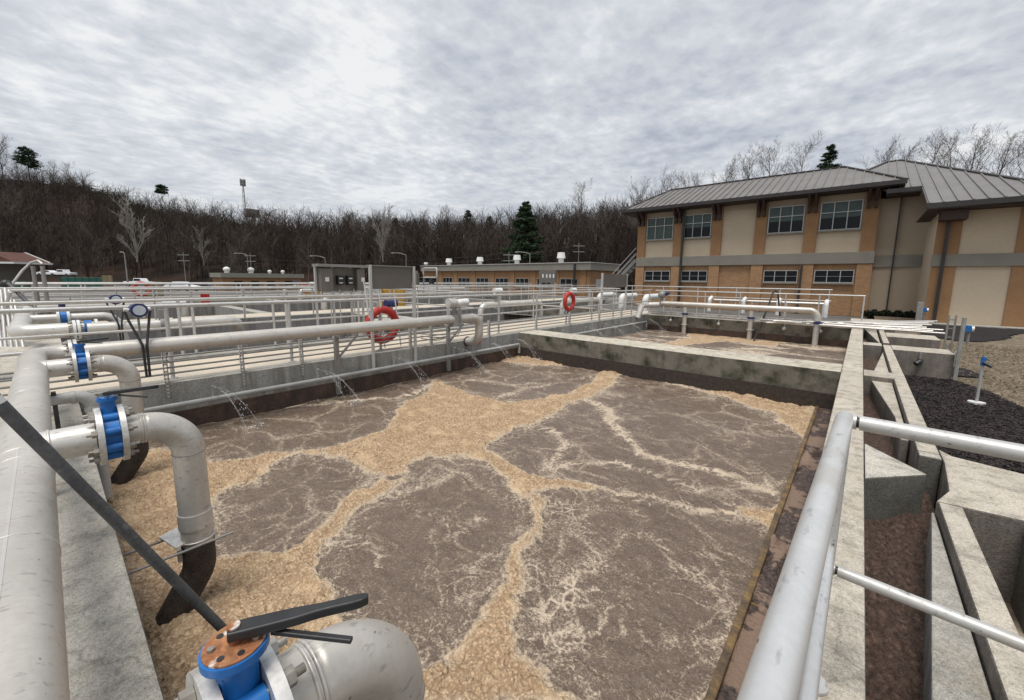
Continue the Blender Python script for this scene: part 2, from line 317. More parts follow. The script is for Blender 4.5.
# ================================================================ WATER AND FOAM
WZ = -.69
def foam_mat(name, brown=(.158, .112, .082), brown2=(.108, .074, .054), lace=.85):
    m, nt, b, v = newmat(name)
    at = nt.nodes.new('ShaderNodeAttribute'); at.attribute_name = 'foam'; fo = at.outputs['Fac']
    av = nt.nodes.new('ShaderNodeAttribute'); av.attribute_name = 'vein'; ve = av.outputs['Fac']
    n1 = noise(nt, v, 5, 4, .6); n2 = noise(nt, v, 38, 3, .6); n3 = noise(nt, v, 90, 2, .6)
    # warped coordinates for the lace
    wn = nt.nodes.new('ShaderNodeTexNoise'); wn.inputs['Scale'].default_value = 1.5; wn.inputs['Detail'].default_value = 2.2; nt.links.new(v, wn.inputs['Vector'])
    wv = nt.nodes.new('ShaderNodeVectorMath'); wv.operation = 'MULTIPLY_ADD'; nt.links.new(wn.outputs['Color'], wv.inputs[0]); wv.inputs[1].default_value = (.9, .9, 0); nt.links.new(v, wv.inputs[2])
    def vor(scale, feat='DISTANCE_TO_EDGE', vec=None):
        o = nt.nodes.new('ShaderNodeTexVoronoi'); o.feature = feat; o.inputs['Scale'].default_value = scale; nt.links.new(vec or v, o.inputs['Vector']); return o.outputs['Distance']
    l1 = ramp(nt, vor(1.0, vec=wv.outputs[0]), [(.0, 1.), (.095, 0.)])
    l2 = ramp(nt, vor(2.6, vec=wv.outputs[0]), [(.0, .85), (.11, 0.)])
    l3 = ramp(nt, vor(8.0, vec=wv.outputs[0]), [(.0, 1.), (.24, 0.)])
    lm = noise(nt, v, .8, 3); lm2 = noise(nt, v, 1.3, 2); lm3 = noise(nt, v, 1.9, 3)
    lines = mth(nt, 'MAXIMUM', mth(nt, 'MULTIPLY', l1, ramp(nt, lm, [(.34, .25), (.54, 1.)])), mth(nt, 'MULTIPLY', l2, ramp(nt, lm2, [(.38, .1), (.56, 1.)])))
    lines = mth(nt, 'MAXIMUM', mth(nt, 'MULTIPLY', lines, lace), mth(nt, 'MULTIPLY', l3, mth(nt, 'ADD', mth(nt, 'MULTIPLY', ve, 1.1), ramp(nt, lm3, [(.48, 0.), (.68, .55)]))))
    lacef = mth(nt, 'ADD', lines, mth(nt, 'MULTIPLY', mth(nt, 'POWER', ve, 2.5), .8))
    n4 = noise(nt, v, 170, 2, .6); brk = mth(nt, 'ADD', mth(nt, 'MULTIPLY', n2, .6), mth(nt, 'ADD', mth(nt, 'MULTIPLY', n3, .55), mth(nt, 'MULTIPLY', n4, .35)))
    lf = mth(nt, 'SUBTRACT', mth(nt, 'ADD', lacef, mth(nt, 'MULTIPLY', mth(nt, 'SUBTRACT', brk, .75), 3.8)), .41)
    lf = ramp(nt, lf, [(.0, 0.), (.8, .92)])
    sp = noise(nt, v, 60, 4, .75); spk = ramp(nt, sp, [(.53, 0.), (.66, .95)]); spk = mth(nt, 'MULTIPLY', spk, ramp(nt, lm, [(.32, .35), (.6, 1.)]))
    lf = mth(nt, 'MAXIMUM', lf, mth(nt, 'MULTIPLY', spk, .6))
    tf = mth(nt, 'ADD', fo, mth(nt, 'ADD', mth(nt, 'MULTIPLY', mth(nt, 'SUBTRACT', n1, .5), .5), mth(nt, 'MULTIPLY', mth(nt, 'SUBTRACT', n2, .5), .55)))
    tf = ramp(nt, tf, [(.44, 0.), (.60, 1.)])
    churn = noise(nt, v, 9, 5, .65, stretch=(1, 1.5, 1)); c0 = mixc(nt, ramp(nt, churn, [(.35, 0.), (.65, 1.)]), brown, brown2)
    c0 = mixc(nt, ramp(nt, noise(nt, v, 70, 3, .7), [(.3, .55), (.5, 0.)]), c0, tuple(x * .45 for x in brown2))
    c1 = mixc(nt, lf, c0, (.54, .44, .33))
    bub = vor(24, 'F1'); bub2 = vor(52, 'F1')
    fc = mixc(nt, ramp(nt, noise(nt, v, 2.2, 4), [(.35, 0.), (.65, 1.)]), (.64, .475, .305), (.56, .405, .25))
    fc = mixc(nt, ramp(nt, bub, [(.40, 0.), (.66, .55)]), fc, (.32, .205, .115)); fc = mixc(nt, ramp(nt, bub2, [(.38, 0.), (.62, .75)]), fc, (.30, .19, .105)); fc = mixc(nt, ramp(nt, noise(nt, v, 48, 3, .6), [(.36, .6), (.50, 0.)]), fc, (.30, .19, .11)); fc = mixc(nt, ramp(nt, fo, [(.55, .55), (.85, 0.)]), fc, (.66, .56, .43))
    fc = mixc(nt, ramp(nt, noise(nt, v, 4.5, 4), [(.50, 0.), (.68, .55)]), fc, (.70, .52, .32))
    c = mixc(nt, tf, c1, fc); nt.links.new(c, b.inputs['Base Color'])
    nt.links.new(ramp(nt, mth(nt, 'MAXIMUM', tf, lf), [(.0, .30), (1., .75)]), b.inputs['Roughness']); b.inputs['Specular IOR Level'].default_value = .45
    hb = mth(nt, 'SUBTRACT', 1.0, mth(nt, 'ADD', bub, mth(nt, 'MULTIPLY', bub2, .5)))
    h = mth(nt, 'ADD', mth(nt, 'MULTIPLY', mth(nt, 'MULTIPLY', hb, tf), 1.3), mth(nt, 'ADD', mth(nt, 'MULTIPLY', churn, .9), mth(nt, 'MULTIPLY', n2, .30)))
    h = mth(nt, 'ADD', h, mth(nt, 'MULTIPLY', lf, .25))
    bumpn(nt, b, h, .8, .025)
    return m
MT['foam'] = foam_mat('aerated_liquor_and_foam')
MT['foam2'] = foam_mat('aerated_liquor_streaked', (.15, .105, .08), (.105, .074, .056), .9)
def w2(pts): return np.array([pz(u, v, WZ)[:2] for u, v in pts])
def polyd(X, Y, P):       # signed distance, negative inside
    d = np.full(X.shape, 1e9); ins = np.zeros(X.shape, bool); n = len(P)
    for i in range(n):
        a, b = P[i], P[(i + 1) % n]; e = b - a; t = np.clip(((X - a[0]) * e[0] + (Y - a[1]) * e[1]) / (e @ e), 0, 1)
        d = np.minimum(d, np.hypot(X - a[0] - t * e[0], Y - a[1] - t * e[1]))
        c = ((a[1] > Y) != (b[1] > Y)) & (X < (b[0] - a[0]) * (Y - a[1]) / (b[1] - a[1] + 1e-12) + a[0]); ins ^= c
    return np.where(ins, -d, d)
def lined(X, Y, P, W):    # distance minus half width interpolated
    r = np.full(X.shape, 1e9)
    for i in range(len(P) - 1):
        a, b = P[i], P[i + 1]; e = b - a; t = np.clip(((X - a[0]) * e[0] + (Y - a[1]) * e[1]) / (e @ e), 0, 1)
        r = np.minimum(r, np.hypot(X - a[0] - t * e[0], Y - a[1] - t * e[1]) - (W[i] * (1 - t) + W[i + 1] * t))
    return r
THICK = [
 [(60,440),(118,440),(205,457),(235,461),(262,457),(300,452),(340,446),(374,437),(392,425),(397,410),(408,400),(425,392),(436,379),(450,386),(470,393),(500,402),(528,400),(560,394),(590,384),(600,373),(612,370),(622,374),(612,387),(590,399),(556,411),(525,425),(500,438),(488,447),(505,462),(528,473),(558,476),(600,484),(598,490),(556,487),(528,494),(515,500),(497,480),(480,462),(462,453),(430,455),(412,463),(398,476),(383,484),(352,463),(330,455),(300,456),(275,466),(268,482),(235,488),(213,500),(206,530),(206,562),(250,556),(285,551),(305,540),(318,528),(340,508),(362,490),(378,478),(400,474),(385,492),(362,512),(345,530),(334,545),(330,570),(336,596),(340,640),(300,740),(90,780),(40,560)],
 [(412,664),(440,668),(462,664),(466,640),(478,612),(500,588),(516,566),(528,540),(532,522),(524,500),(520,494),(530,492),(540,500),(545,525),(541,545),(536,575),(524,600),(512,630),(520,655),(545,664),(572,680),(604,705),(380,720)],
 [(496,360),(520,355),(560,354),(585,360),(560,366),(525,365)],
 [(700,392),(740,392),(812,398),(815,440),(800,440),(786,428),(768,413),(735,401)],
 [(735,508),(765,510),(785,503),(800,496),(810,500),(800,520),(790,545),(778,535),(765,525),(745,517)],
]
VEINS = [
 ([(585,398),(598,405),(612,420),(630,440),(650,455),(680,465),(710,470),(740,482),(770,492),(800,505)], [5,7,7,7,8,8,7,9,12,16], .9),
 ([(618,372),(650,378),(700,390),(740,400)], [6,5,5,8], .9),
 ([(812,440),(812,460),(806,480),(798,500)], [10,6,6,10], .8),
 ([(806,480),(780,484),(752,490),(730,480)], [5,4,5,4], .7),
 ([(213,416),(260,408),(300,404),(350,402),(400,397),(435,383)], [5,4,3,3,3,5], .8),
 ([(470,380),(510,385),(560,382),(590,376)], [4,4,4,4], .6), ([(500,398),(520,388),(550,384)], [3,4,3], .7),
 ([(540,428),(560,432),(566,440),(560,456),(545,466),(575,464),(620,464),(655,476),(700,490)], [4,4,5,6,5,4,5,7,5], .75),
 ([(560,476),(600,486),(640,500),(690,508),(735,512)], [9,8,8,7,8], .8), ([(622,486),(618,505),(640,520)], [4,5,4], .6),
 ([(535,500),(560,505),(580,530),(600,545)], [4,4,5,4], .5),
 ([(330,548),(350,540),(375,548),(380,562),(370,575)], [5,7,8,7,5], .7), ([(345,503),(380,500),(420,486),(450,470)], [4,4,4,4], .6), ([(400,500),(440,520),(470,530),(490,515)], [3,4,5,4], .55),
 ([(455,600),(480,565),(495,560)], [8,8,6], .6), ([(590,575),(610,545),(640,535),(660,550)], [8,6,5,4], .6), ([(540,620),(570,600),(590,575),(595,560)], [14,12,8,6], .7),
 ([(520,640),(560,640),(600,625),(660,630),(720,640)], [12,10,8,6,5], .6), ([(670,570),(710,575),(735,600),(745,640),(735,690)], [5,7,9,10,10], .65),
 ([(720,560),(760,590),(765,600)], [5,6,5], .5), ([(380,690),(430,660),(440,620)], [6,8,6], .5),
]
def foamfield(X, Y, ox=0):
    wx = (fbm(X * 1.7, Y * 1.7, 3) - .5) * .30; wy = (fbm(X * 1.7 + 40, Y * 1.7 + 11, 3) - .5) * .30
    wx += (fbm(X * 7 + 3, Y * 7, 2) - .5) * .09; wy += (fbm(X * 7 + 30, Y * 7 + 8, 2) - .5) * .09
    Xw, Yw = X + wx, Y + wy
    d = np.full(X.shape, 9.)
    Yw = Yw + (fbm(X * 16, Y * 16, 2) - .5) * .06
    for P in THICK: d = np.minimum(d, polyd(Xw, Yw, w2(P)))
    foam = np.clip(.5 - d / .20, 0, 1)
    vein = np.clip(1 - np.maximum(d, 0) / .30, 0, 1) * .6
    for P, W, s in VEINS:
        Q = w2(P); ww = []
        for (u, v_), w in zip(P, W): ww.append(np.linalg.norm(pz(u + w, v_, WZ)[:2] - pz(u, v_, WZ)[:2]) * .38)
        r = lined(Xw, Yw, Q, ww); vein = np.maximum(vein, np.clip(1 - np.maximum(r, 0) / .16, 0, 1) * s)
        if max(W) >= 8 and s > .75: foam = np.maximum(foam, np.clip(.42 - r / .2, 0, .5))
    return foam, vein
def attrs(o, **k):
    for n, a in k.items():
        t = o.data.attributes.new(n, 'FLOAT', 'POINT'); t.data.foreach_set('value', np.asarray(a, np.float32).ravel())
v, f, X, Y = grid(-7.16, -.39, .12, 8.62, .0125, lambda x, y: x * 0 + WZ)
fo, ve = foamfield(X, Y)
bil = lambda a, b, q: 1 - np.abs(2 * fbm(X * q + a, Y * q + b, 2) - 1) * 2.2
Z = WZ + (fbm(X * 2.2, Y * 2.2, 4) - .5) * .06 + (fbm(X * 9, Y * 12, 3) - .5) * .028 + (fbm(X * 30, Y * 34, 2) - .5) * .006 + np.clip(fo * 2.0 - .6, 0, 1) * ((fbm(X * 5, Y * 5, 3) - .5) * .08 + .018 + np.clip(bil(3, 5, 16), -.5, 1) * .016 + np.clip(bil(33, 51, 32), -.5, 1) * .009)
v[:, 2] = Z.ravel()
basin = rawmesh('basin_water', v, f, 'foam'); attrs(basin, foam=fo, vein=ve); struct(basin)
# second basin
v, f, X, Y = grid(-7.16, -.12, 9.47, 17.6, .06, lambda x, y: x * 0 + WZ)
P = w2([(640,349),(688,336),(700,331),(760,333),(800,342),(770,346),(720,341),(690,345),(670,352)])
d = polyd(X + (fbm(X, Y, 3) - .5) * .8, Y + (fbm(X + 9, Y, 3) - .5) * .8, P)
fo = np.clip(.5 - d / .3, 0, 1); ve = np.clip((fbm(X * .8, Y * 2.6, 4) - .44) * 5, 0, .85)
v[:, 2] = WZ + ((fbm(X * 3, Y * 3, 3) - .5) * .06).ravel()
b2 = rawmesh('far_basin_water', v, f, 'foam2'); attrs(b2, foam=fo, vein=ve); struct(b2)
# channel liquor
m, nt, b, vv = newmat('channel_liquor')
nn = noise(nt, vv, 20, 5, .75, stretch=(1.6, 1., 1), dist=.8); c = mixc(nt, ramp(nt, nn, [(.35, 0.), (.65, 1.)]), (.20, .128, .094), (.06, .039, .030))
nt.links.new(c, b.inputs['Base Color']); b.inputs['Roughness'].default_value = .45
bumpn(nt, b, mth(nt, 'ADD', nn, mth(nt, 'MULTIPLY', noise(nt, vv, 40, 4, .6), .5)), 1., .06); MT['chan'] = m
v, f, X, Y = grid(.14, .62, -1., 18, .015, lambda x, y: -.35 + (fbm(x * 7 + 3, y * 4, 3) - .5) * .06 + (1 - np.abs(2 * fbm(x * 26 + y * 9, y * 20, 3) - 1) * 2) * .018)
struct(rawmesh('channel_water', v, f, 'chan'))
# ================================================================ GROUND
def gz(x, y): return -.58 + (fbm(x * .3 + 50, y * .3 + 50, 3) - .5) * .10
MB().box(-420, 420, -160, 500, -3.2, -3.0).build('yard_ground', 'ground')['kind'] = 'structure'
def mound(x, y): return gz(x, y) + .30 * np.exp(-(((x - 7.2) / 2.6) ** 2 + ((y - 25.3) / 1.8) ** 2)) + np.clip((y - 17) * .008, 0, .14)
v, f, X, Y = grid(.70, 60, -10, 70, .35, mound); struct(rawmesh('grass_ground', v, f, 'grass'))
v, f, X, Y = grid(-300, .9, 18.6, 180, 2.6, lambda x, y: -.62 - np.clip((-x - 10) / 90, 0, 1) * .5); struct(rawmesh('yard_paving', v, f, 'ground'))
v, f, X, Y = grid(-300, -45, -60, 18.9, 2.6, lambda x, y: -.62 - np.clip((-x - 10) / 90, 0, 1) * .5); struct(rawmesh('far_yard_paving', v, f, 'ground'))
# mulch bed: soft edged sheet beside the channel
mb_poly = [(.66,5.0),(3.5,5.0),(2.85,7.8),(2.4,9.6),(2.25,10.5),(2.05,11.6),(1.66,12.46),(.66,12.46)]
v, f, X, Y = grid(.66, 3.6, 4.9, 12.5, .05, lambda x, y: gz(x, y) + .03 + (fbm(x * 14, y * 14, 3) - .5) * .03)
dd = polyd(X, Y, np.array(mb_poly)) + (fbm(X * 3, Y * 3, 2) - .5) * .12; keep = dd.ravel() < 0; f = f[keep[f].all(1)]
struct(rawmesh('mulch_bed', v, f, 'mulch'))
v, f, X, Y = grid(1.6, 3.2, 12.5, 15.4, .06, lambda x, y: gz(x, y) + .03 + (fbm(x * 14, y * 14, 3) - .5) * .03)
dd = polyd(X, Y, np.array([(1.6,12.9),(2.3,13.2),(2.15,14.4),(1.6,15.3)])) + (fbm(X * 3, Y * 3, 2) - .5) * .12; keep = dd.ravel() < 0; f = f[keep[f].all(1)]
struct(rawmesh('small_mulch_bed', v, f, 'mulch'))
v, f, X, Y = grid(1.7, 12, 20.5, 28.3, .15, lambda x, y: mound(x, y) + .03 + (fbm(x * 5, y * 5, 3) - .5) * .05)
dd = polyd(X, Y, np.array([(1.9,22.2),(2.6,20.8),(3.4,21.0),(4.2,22.8),(5.6,26.2),(9,27.4),(12,27.8),(12,28.3),(1.9,28.3)])) + (fbm(X, Y, 2) - .5) * .3; keep = dd.ravel() < 0; f = f[keep[f].all(1)]
struct(rawmesh('mulch_by_wing', v, f, 'mulch'))
# bark chips on the near mulch
def scatter(n, poly, zf, size, name, mat, label, cat, blade=False):
    P = np.array(poly); lo, hi = P.min(0), P.max(0); pts = nrg.random((n * 2, 2)) * (hi - lo) + lo
    ins = polyd(pts[:, 0], pts[:, 1], P) < -.02; pts = pts[ins][:n]; n = len(pts)
    a = nrg.random(n) * 6.283; L = size * (.5 + nrg.random(n)); W = L * (.10 if blade else .42); z = zf(pts[:, 0], pts[:, 1]) + .012
    ax = np.stack([np.cos(a), np.sin(a), (nrg.random(n) - .5) * (1.6 if blade else .7)], 1); bx = np.stack([-np.sin(a), np.cos(a), (nrg.random(n) - .5) * .7], 1)
    c = np.stack([pts[:, 0], pts[:, 1], z], 1)
    V = np.stack([c - ax * L[:, None] / 2 - bx * W[:, None] / 2, c + ax * L[:, None] / 2 - bx * W[:, None] / 3, c + ax * L[:, None] / 2 + bx * W[:, None] / 2, c - ax * L[:, None] / 2 + bx * W[:, None] / 3], 1)
    T = V - np.array([0, 0, .008]); V8 = np.concatenate([V, T], 1).reshape(-1, 3); i = (np.arange(n) * 8)[:, None]
    Fq = np.concatenate([i + np.array(q) for q in ((0, 1, 2, 3), (7, 6, 5, 4), (0, 4, 5, 1), (1, 5, 6, 2), (2, 6, 7, 3), (3, 7, 4, 0))], 0)
    stuff(rawmesh(name, V8, Fq, mat, False), label, cat)
scatter(16000, mb_poly, lambda x, y: gz(x, y) + .035, .042, 'bark_chips', 'chip', 'dark bark chips covering the bed beside the concrete channel', 'mulch')
scatter(14000, [(1.7,12.6),(3.6,5.1),(9,5.1),(9,22),(2.2,20)], mound, .10, 'dry_grass', 'straw', 'dry straw coloured grass on the lawn right of the basins', 'grass', True)
# ================================================================ CONCRETE WALLS
def wall(name, mbd, mat, label, bevel=.012): 
    o = mbd.build(name, mat, bevel=bevel); return tag(o, label, 'wall')
BT = -3.0
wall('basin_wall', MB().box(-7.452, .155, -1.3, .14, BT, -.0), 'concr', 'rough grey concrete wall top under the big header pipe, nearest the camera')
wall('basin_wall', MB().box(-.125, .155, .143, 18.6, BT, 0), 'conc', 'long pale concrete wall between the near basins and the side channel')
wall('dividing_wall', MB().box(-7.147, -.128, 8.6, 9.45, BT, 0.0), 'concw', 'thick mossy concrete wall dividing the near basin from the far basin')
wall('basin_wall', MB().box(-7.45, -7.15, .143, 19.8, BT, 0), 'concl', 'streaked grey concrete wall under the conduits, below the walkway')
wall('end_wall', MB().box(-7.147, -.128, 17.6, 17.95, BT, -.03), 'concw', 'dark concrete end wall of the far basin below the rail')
# sludge coating and painted waterline shade on the lower faces inside the basin
MB().box(-7.147, -7.12, .15, 8.59, -1.2, -.42).build('sludge_shade_band', 'sludgewall'); s1 = bpy.data.objects['sludge_shade_band']
tag(s1, 'dark brown sludge stain along the waterline under the spray pipe', 'sludge stain'); 
s2 = MB().box(-7.11, -.13, 8.57, 8.597, -1.2, -.40).build('sludge_shade_band', 'wetpipe_wallshade'); tag(s2, 'dark brown sludge and painted shadow along the waterline of the dividing wall', 'sludge stain')  # near-black brown: sludge with the undercut shadow painted into the band
s3 = MB().box(-7.10, -.15, 17.57, 17.597, -1.2, -.45).build('sludge_shade_band', 'sludgewall'); tag(s3, 'dark sludge stain at the waterline of the far end wall', 'sludge stain')
# channel
w = MB()
w.prism([(.52,5.0),(.66,5.0),(.66,13.2),(.52,13.2)], BT, 0).prism([(.54,13.7),(.66,13.7),(.66,18.6),(.54,18.6)], BT, 0)
wall('channel_wall', w, 'conc', 'thin pale concrete wall along the mulch, outer side of the channel')
w = MB().prism([(.26,8.6),(.505,8.6),(.505,5.5),(.44,5.5),(.44,6.4)], BT, -.07)
w.prism([(.28,9.2),(.505,9.2),(.505,12.4)], BT, -.07).prism([(.505,13.9),(.505,18.3),(.2,18.3)], BT, -.07)
wall('channel_ledge', w, 'conc', 'slanting lower ledges inside the channel on both sides of the crossing beam')
wall('crossing_beam', MB().box(.158, .66, 8.55, 9.1, -.5, .006), 'conc', 'flat concrete beam crossing the channel in line with the dividing wall')
wall('crossing_wall', MB().box(.158, .50, 12.9, 13.45, BT, .004), 'conc', 'short concrete crosswall spanning the channel farther back')
wall('channel_wedge', MB().prism([(.158,4.87),(.53,4.38),(.158,3.97)], BT, .003), 'concr', 'triangular concrete wedge jutting from the long wall into the channel')
w = MB().prism([(.54,3.88),(.655,3.88),(.655,-.6),(.54,-.6)], BT, 0)
w.prism([(.53,3.885),(.93,3.93),(2.6,3.93),(2.6,4.93),(1.1,4.93),(.74,5.02),(.665,5.16),(.665,4.80),(.62,4.15)], BT, -.001)
wall('channel_wall', w, 'conc', 'near angled concrete wall with a broad slab turning right under the rails')
wall('gate_recess_wall', MB().box(.52, .66, 4.86, 4.99, BT, 0), 'concr', 'short dark return wall at the gate slot beyond the broad slab')
wall('channel_ledge', MB().prism([(.515,3.87),(.528,3.87),(.528,-.6),(.2,-.6),(.2,.2),(.355,2.09)], BT, -.085), 'concl', 'smooth grey ledge inside the channel beneath the lower rail')
wall('pit_wall', MB().box(.93, 2.8, 3.6, 3.92, BT, -.02), 'concr', 'shaded concrete face of the small pit below the broad slab')
MB().box(.66, 2.8, -.6, 3.6, -3.1, -.62).build('pit_floor', 'mulch')['kind'] = 'structure'
wall('culvert_block', MB().box(.663, 1.63, 12.45, 13.3, BT, 0.0), 'conc', 'low concrete block with a black outlet, behind the mulch bed')
wall('culvert_block', MB().box(.663, 1.72, 15.4, 16.6, BT, .0), 'conc', 'plain concrete block farther back beneath the conduit ends')
wall('culvert_block', MB().box(-.2, 1.0, 19.0, 20.4, BT, .12), 'conc', 'pale concrete box at the corner of the far rail')
o = thing('outlet_pipe', (1.12, 12.44, -.2), 'small black drain outlet on a strut fixed to the concrete block', 'drain outlet')
MB().tube(arc([(1.12,12.44,-.2),(1.12,12.36,-.2),(1.05,12.30,-.26)], .05), .05, 12).build('outlet', 'black', o); MB().box(1.10, 1.14, 12.40, 12.445, -.22, -.02).build('strut', 'galvd', o)
# scum baffle and trough on the right side of the basin
o = thing('scum_baffle', (-.41, 4, WZ), 'long ochre fibreglass baffle standing in the liquid beside the right wall', 'baffle')
MB().box(-.405, -.36, .3, 8.5, -1.1, -.62).build('baffle_plate', 'ochre', o, bevel=.006)
for y in (2.9, 6.4): MB().box(-.359, -.127, y, y + .02, -.75, -.66).build('cross_bar', 'ochre', o)
v, f, X, Y = grid(-.36, -.128, .15, 8.58, .018, lambda x, y: -.665 + (fbm(x * 3, y * 1.2, 2) - .5) * .02 + np.clip(fbm(x * 4 + 7, y * 1.9, 3) - .49, 0, 1) * .8 * (fbm(x * 24, y * 24, 3) + .2))
m, nt, b, vv = newmat('trough_scum'); at = noise(nt, vv, 2.6, 4, .65); nn = noise(nt, vv, 38, 4, .75)
c = mixc(nt, ramp(nt, at, [(.46, 0.), (.50, 1.)]), (.26, .175, .125), mixc(nt, ramp(nt, nn, [(.4, 0.), (.6, 1.)]), (.035, .024, .020), (.13, .09, .075))); nt.links.new(c, b.inputs['Base Color']); b.inputs['Roughness'].default_value = .5; bumpn(nt, b, nn, .8, .03); MT['scum'] = m
struct(rawmesh('trough_water', v, f, 'scum'))
# walkway between basins and the old tanks to the left
o = tag(MB().box(-9.2, -7.453, -16, 19.8, -.4, -.03).build('walkway_slab', 'walk'), 'light beige concrete walkway between the near basin and the left tanks', 'walkway')
# ================================================================ PIPES, VALVES
PR = .084
def bolts(parent, c, r, n, y0, y1, rb=.012, ph=0):
    for k in range(n):
        a = 2 * math.pi * (k + .5) / n + ph; x, z = c[0] + r * math.cos(a), c[2] + r * math.sin(a)
        mb = MB().cyl((x, y0 - .042, z), (x, y1 + .042, z), rb * .75, 8)
        mb.cyl((x, y0 - .022, z), (x, y0 - .001, z), rb * 1.6, 6, smooth=False); mb.cyl((x, y1 + .001, z), (x, y1 + .022, z), rb * 1.6, 6, smooth=False)
        mb.build('bolt', 'bolt', parent)
def valve(x, label, lev, rusty=False):
    zc, yc = .59, .170; o = thing('butterfly_valve', (x, yc, zc), label, 'valve', 'blue butterfly valves on the drop pipes')
    for y0, y1 in ((yc - .058, yc - .033), (yc + .033, yc + .058)):
        MB().cyl((x, y0, zc), (x, y1, zc), .160, 40).build('flange', 'flange', o, bevel=.003)
    mb = MB().cyl((x, yc - .031, zc), (x, yc + .031, zc), .112, 40)
    for k in range(8):
        a = 2 * math.pi * (k + .5) / 8; p = (x + .116 * math.cos(a), zc + .116 * math.sin(a)); mb.cyl((p[0], yc - .0305, p[1]), (p[0], yc + .0305, p[1]), .024, 14)
    mb.cyl((x, yc, zc + .1), (x, yc, zc + .195), .036, 20, r2=.033); mb.box(x - .022, x + .022, yc - .03, yc + .03, zc + .10, zc + .17)
    mb.build('valve_body', 'blue', o, bevel=.003)
    bolts(o, (x, yc, zc), .124, 8, yc - .058, yc + .058)
    pl = MB().cyl((x, yc, zc + .196), (x, yc, zc + .212), .055 if rusty else .044, 32).build('top_plate', 'blue', o)
    tp = MB().cyl((x, yc, zc + .2125), (x, yc, zc + .216), .051 if rusty else .04, 32).build('notch_plate', 'rust' if rusty else 'blue', pl, origin=(x, yc, zc))
    for k in range(7):
        a = 2 * math.pi * k / 7; MB().cyl((x + .036 * math.cos(a), yc + .036 * math.sin(a), zc + .2162), (x + .036 * math.cos(a), yc + .036 * math.sin(a), zc + .2225 if k % 2 else zc + .2175), .006, 8).build('lock_nut' if k % 2 else 'notch_hole', 'bolt' if k % 2 else 'black', pl, origin=(x, yc, zc))
    MB().cyl((x, yc, zc + .21), (x, yc, zc + .25), .011, 10).build('stem', 'rust' if rusty else 'bolt', o)
    a, b, b2 = [np.array([x, yc, zc + .230]) + np.array(q) for q in lev]
    d = _unit(b - a); L = np.linalg.norm(b - a); sd = np.array([-d[1], d[0], 0]); mb = MB()
    prof = [(-.008, .016), (.02, .0165), (.10, .015), (.14, .011), (.17, .0105), (L - .03, .0115), (L - .012, .010), (L, .005)]
    top = [a + d * t + sd * h_ + np.array([0, 0, .016]) for t, h_ in prof] + [a + d * t - sd * h_ + np.array([0, 0, .016]) for t, h_ in prof[::-1]]
    n = len(top); bot = [p - np.array([0, 0, .019]) for p in top]
    mb.add(top + bot, [tuple(range(n))[::-1], tuple(range(n, 2 * n))] + [(i, (i + 1) % n, n + (i + 1) % n, n + i) for i in range(n)])
    mb.build('lever', 'black', o, bevel=.003)
    MB().beam(a + d * .06 - np.array([0, 0, .012]), b2, .011, .009).build('trigger', 'black', o, bevel=.002)
    return o
valve(-.82, 'blue valve with a rusty notch plate and large black lever, nearest the camera', ((0, 0, 0), (.115, .205, .0), (.15, .15, -.025)), True)
valve(-3.12, 'middle blue valve with black lever, where a large pipe bends down into foam', ((0, 0, 0), (.16, .20, .03), (.22, .14, .0)))
valve(-5.75, 'small blue valve farthest along the near header, beside its bend', ((0, 0, 0), (.15, .2, .03), (.2, .15, 0)))
def drop(x, label, yv=.50, hz=None, knee=True):
    zc = .59; o = thing('drop_pipe', (x, yv, -.2), label, 'pipe', 'steel drop pipes')
    MB().tube([(x, .232, zc), (x, .30, zc)], PR, 36).build('pipe_stub', 'steel', o)
    Re = .20; kz = -.235
    MB().tube(arc([(x, .305, zc), (x, yv, zc), (x, yv, zc - Re - .01)], Re, 14)[0:], PR + .001, 40).build('elbow', 'steel', o)
    for y in (.292, .305): MB().torus((x, y, zc), (0, 1, 0), PR, .0045, 36, 8).build('weld_bead', 'steelw', o)
    MB().torus((x, yv, zc - Re - .01), (0, 0, 1), PR, .0035, 36, 8).build('weld_bead', 'galvd', o)
    MB().tube([(x, yv, zc - Re - .011), (x, yv, kz)], PR, 36).build('vertical_pipe', 'steel', o)
    MB().tube([(x, yv, -.02), (x, yv, -.12)], PR + .007, 36).build('coupling', 'steelw', o)
    MB().torus((x, yv, -.20), (0, 0, 1), PR + .006, .005, 36, 8).build('u_bolt', 'steelw', o)
    MB().tube(arc([(x, yv, kz + .001), (x, yv, kz - .18), (x, .30, kz - .50), (x, .24, kz - .85)], .20, 10), PR + .004, 28).build('lower_elbow', 'wetpipe_wallshade', o)
    MB().add([(x - .14, 0.33, -.185), (x - .16, 0.42, -.175), (x + .04, 0.47, -.185), (x + .06, 0.38, -.195), (x - .14, 0.33, -.193), (x - .16, 0.42, -.183), (x + .04, 0.47, -.193), (x + .06, 0.38, -.203)], [(0, 1, 2, 3)[::-1], (4, 5, 6, 7), (0, 1, 5, 4), (1, 2, 6, 5), (2, 3, 7, 6), (3, 0, 4, 7)]).build('bracket_plate', 'flange', o)
    for dx in (-.12, .11): MB().cyl((x + dx, .142, -.21), (x + dx, (yv - .08) if dx < 0 else (yv + .17), -.21), .008, 8).build('bracket_rod', 'galvd', o)
    MB().box(x + .085, x + .11, yv - .12, yv - .10, -.27, -.19).build('bracket_lug', 'galvd', o)
    return o
drop(-.84, 'big steel elbow at the bottom edge, dropping from the rusty valve')
drop(-3.12, 'tall steel pipe with a strap coupling, plunging into tan foam by the wall')
drop(-5.75, 'steel pipe bending down behind the middle valve near the header bend')
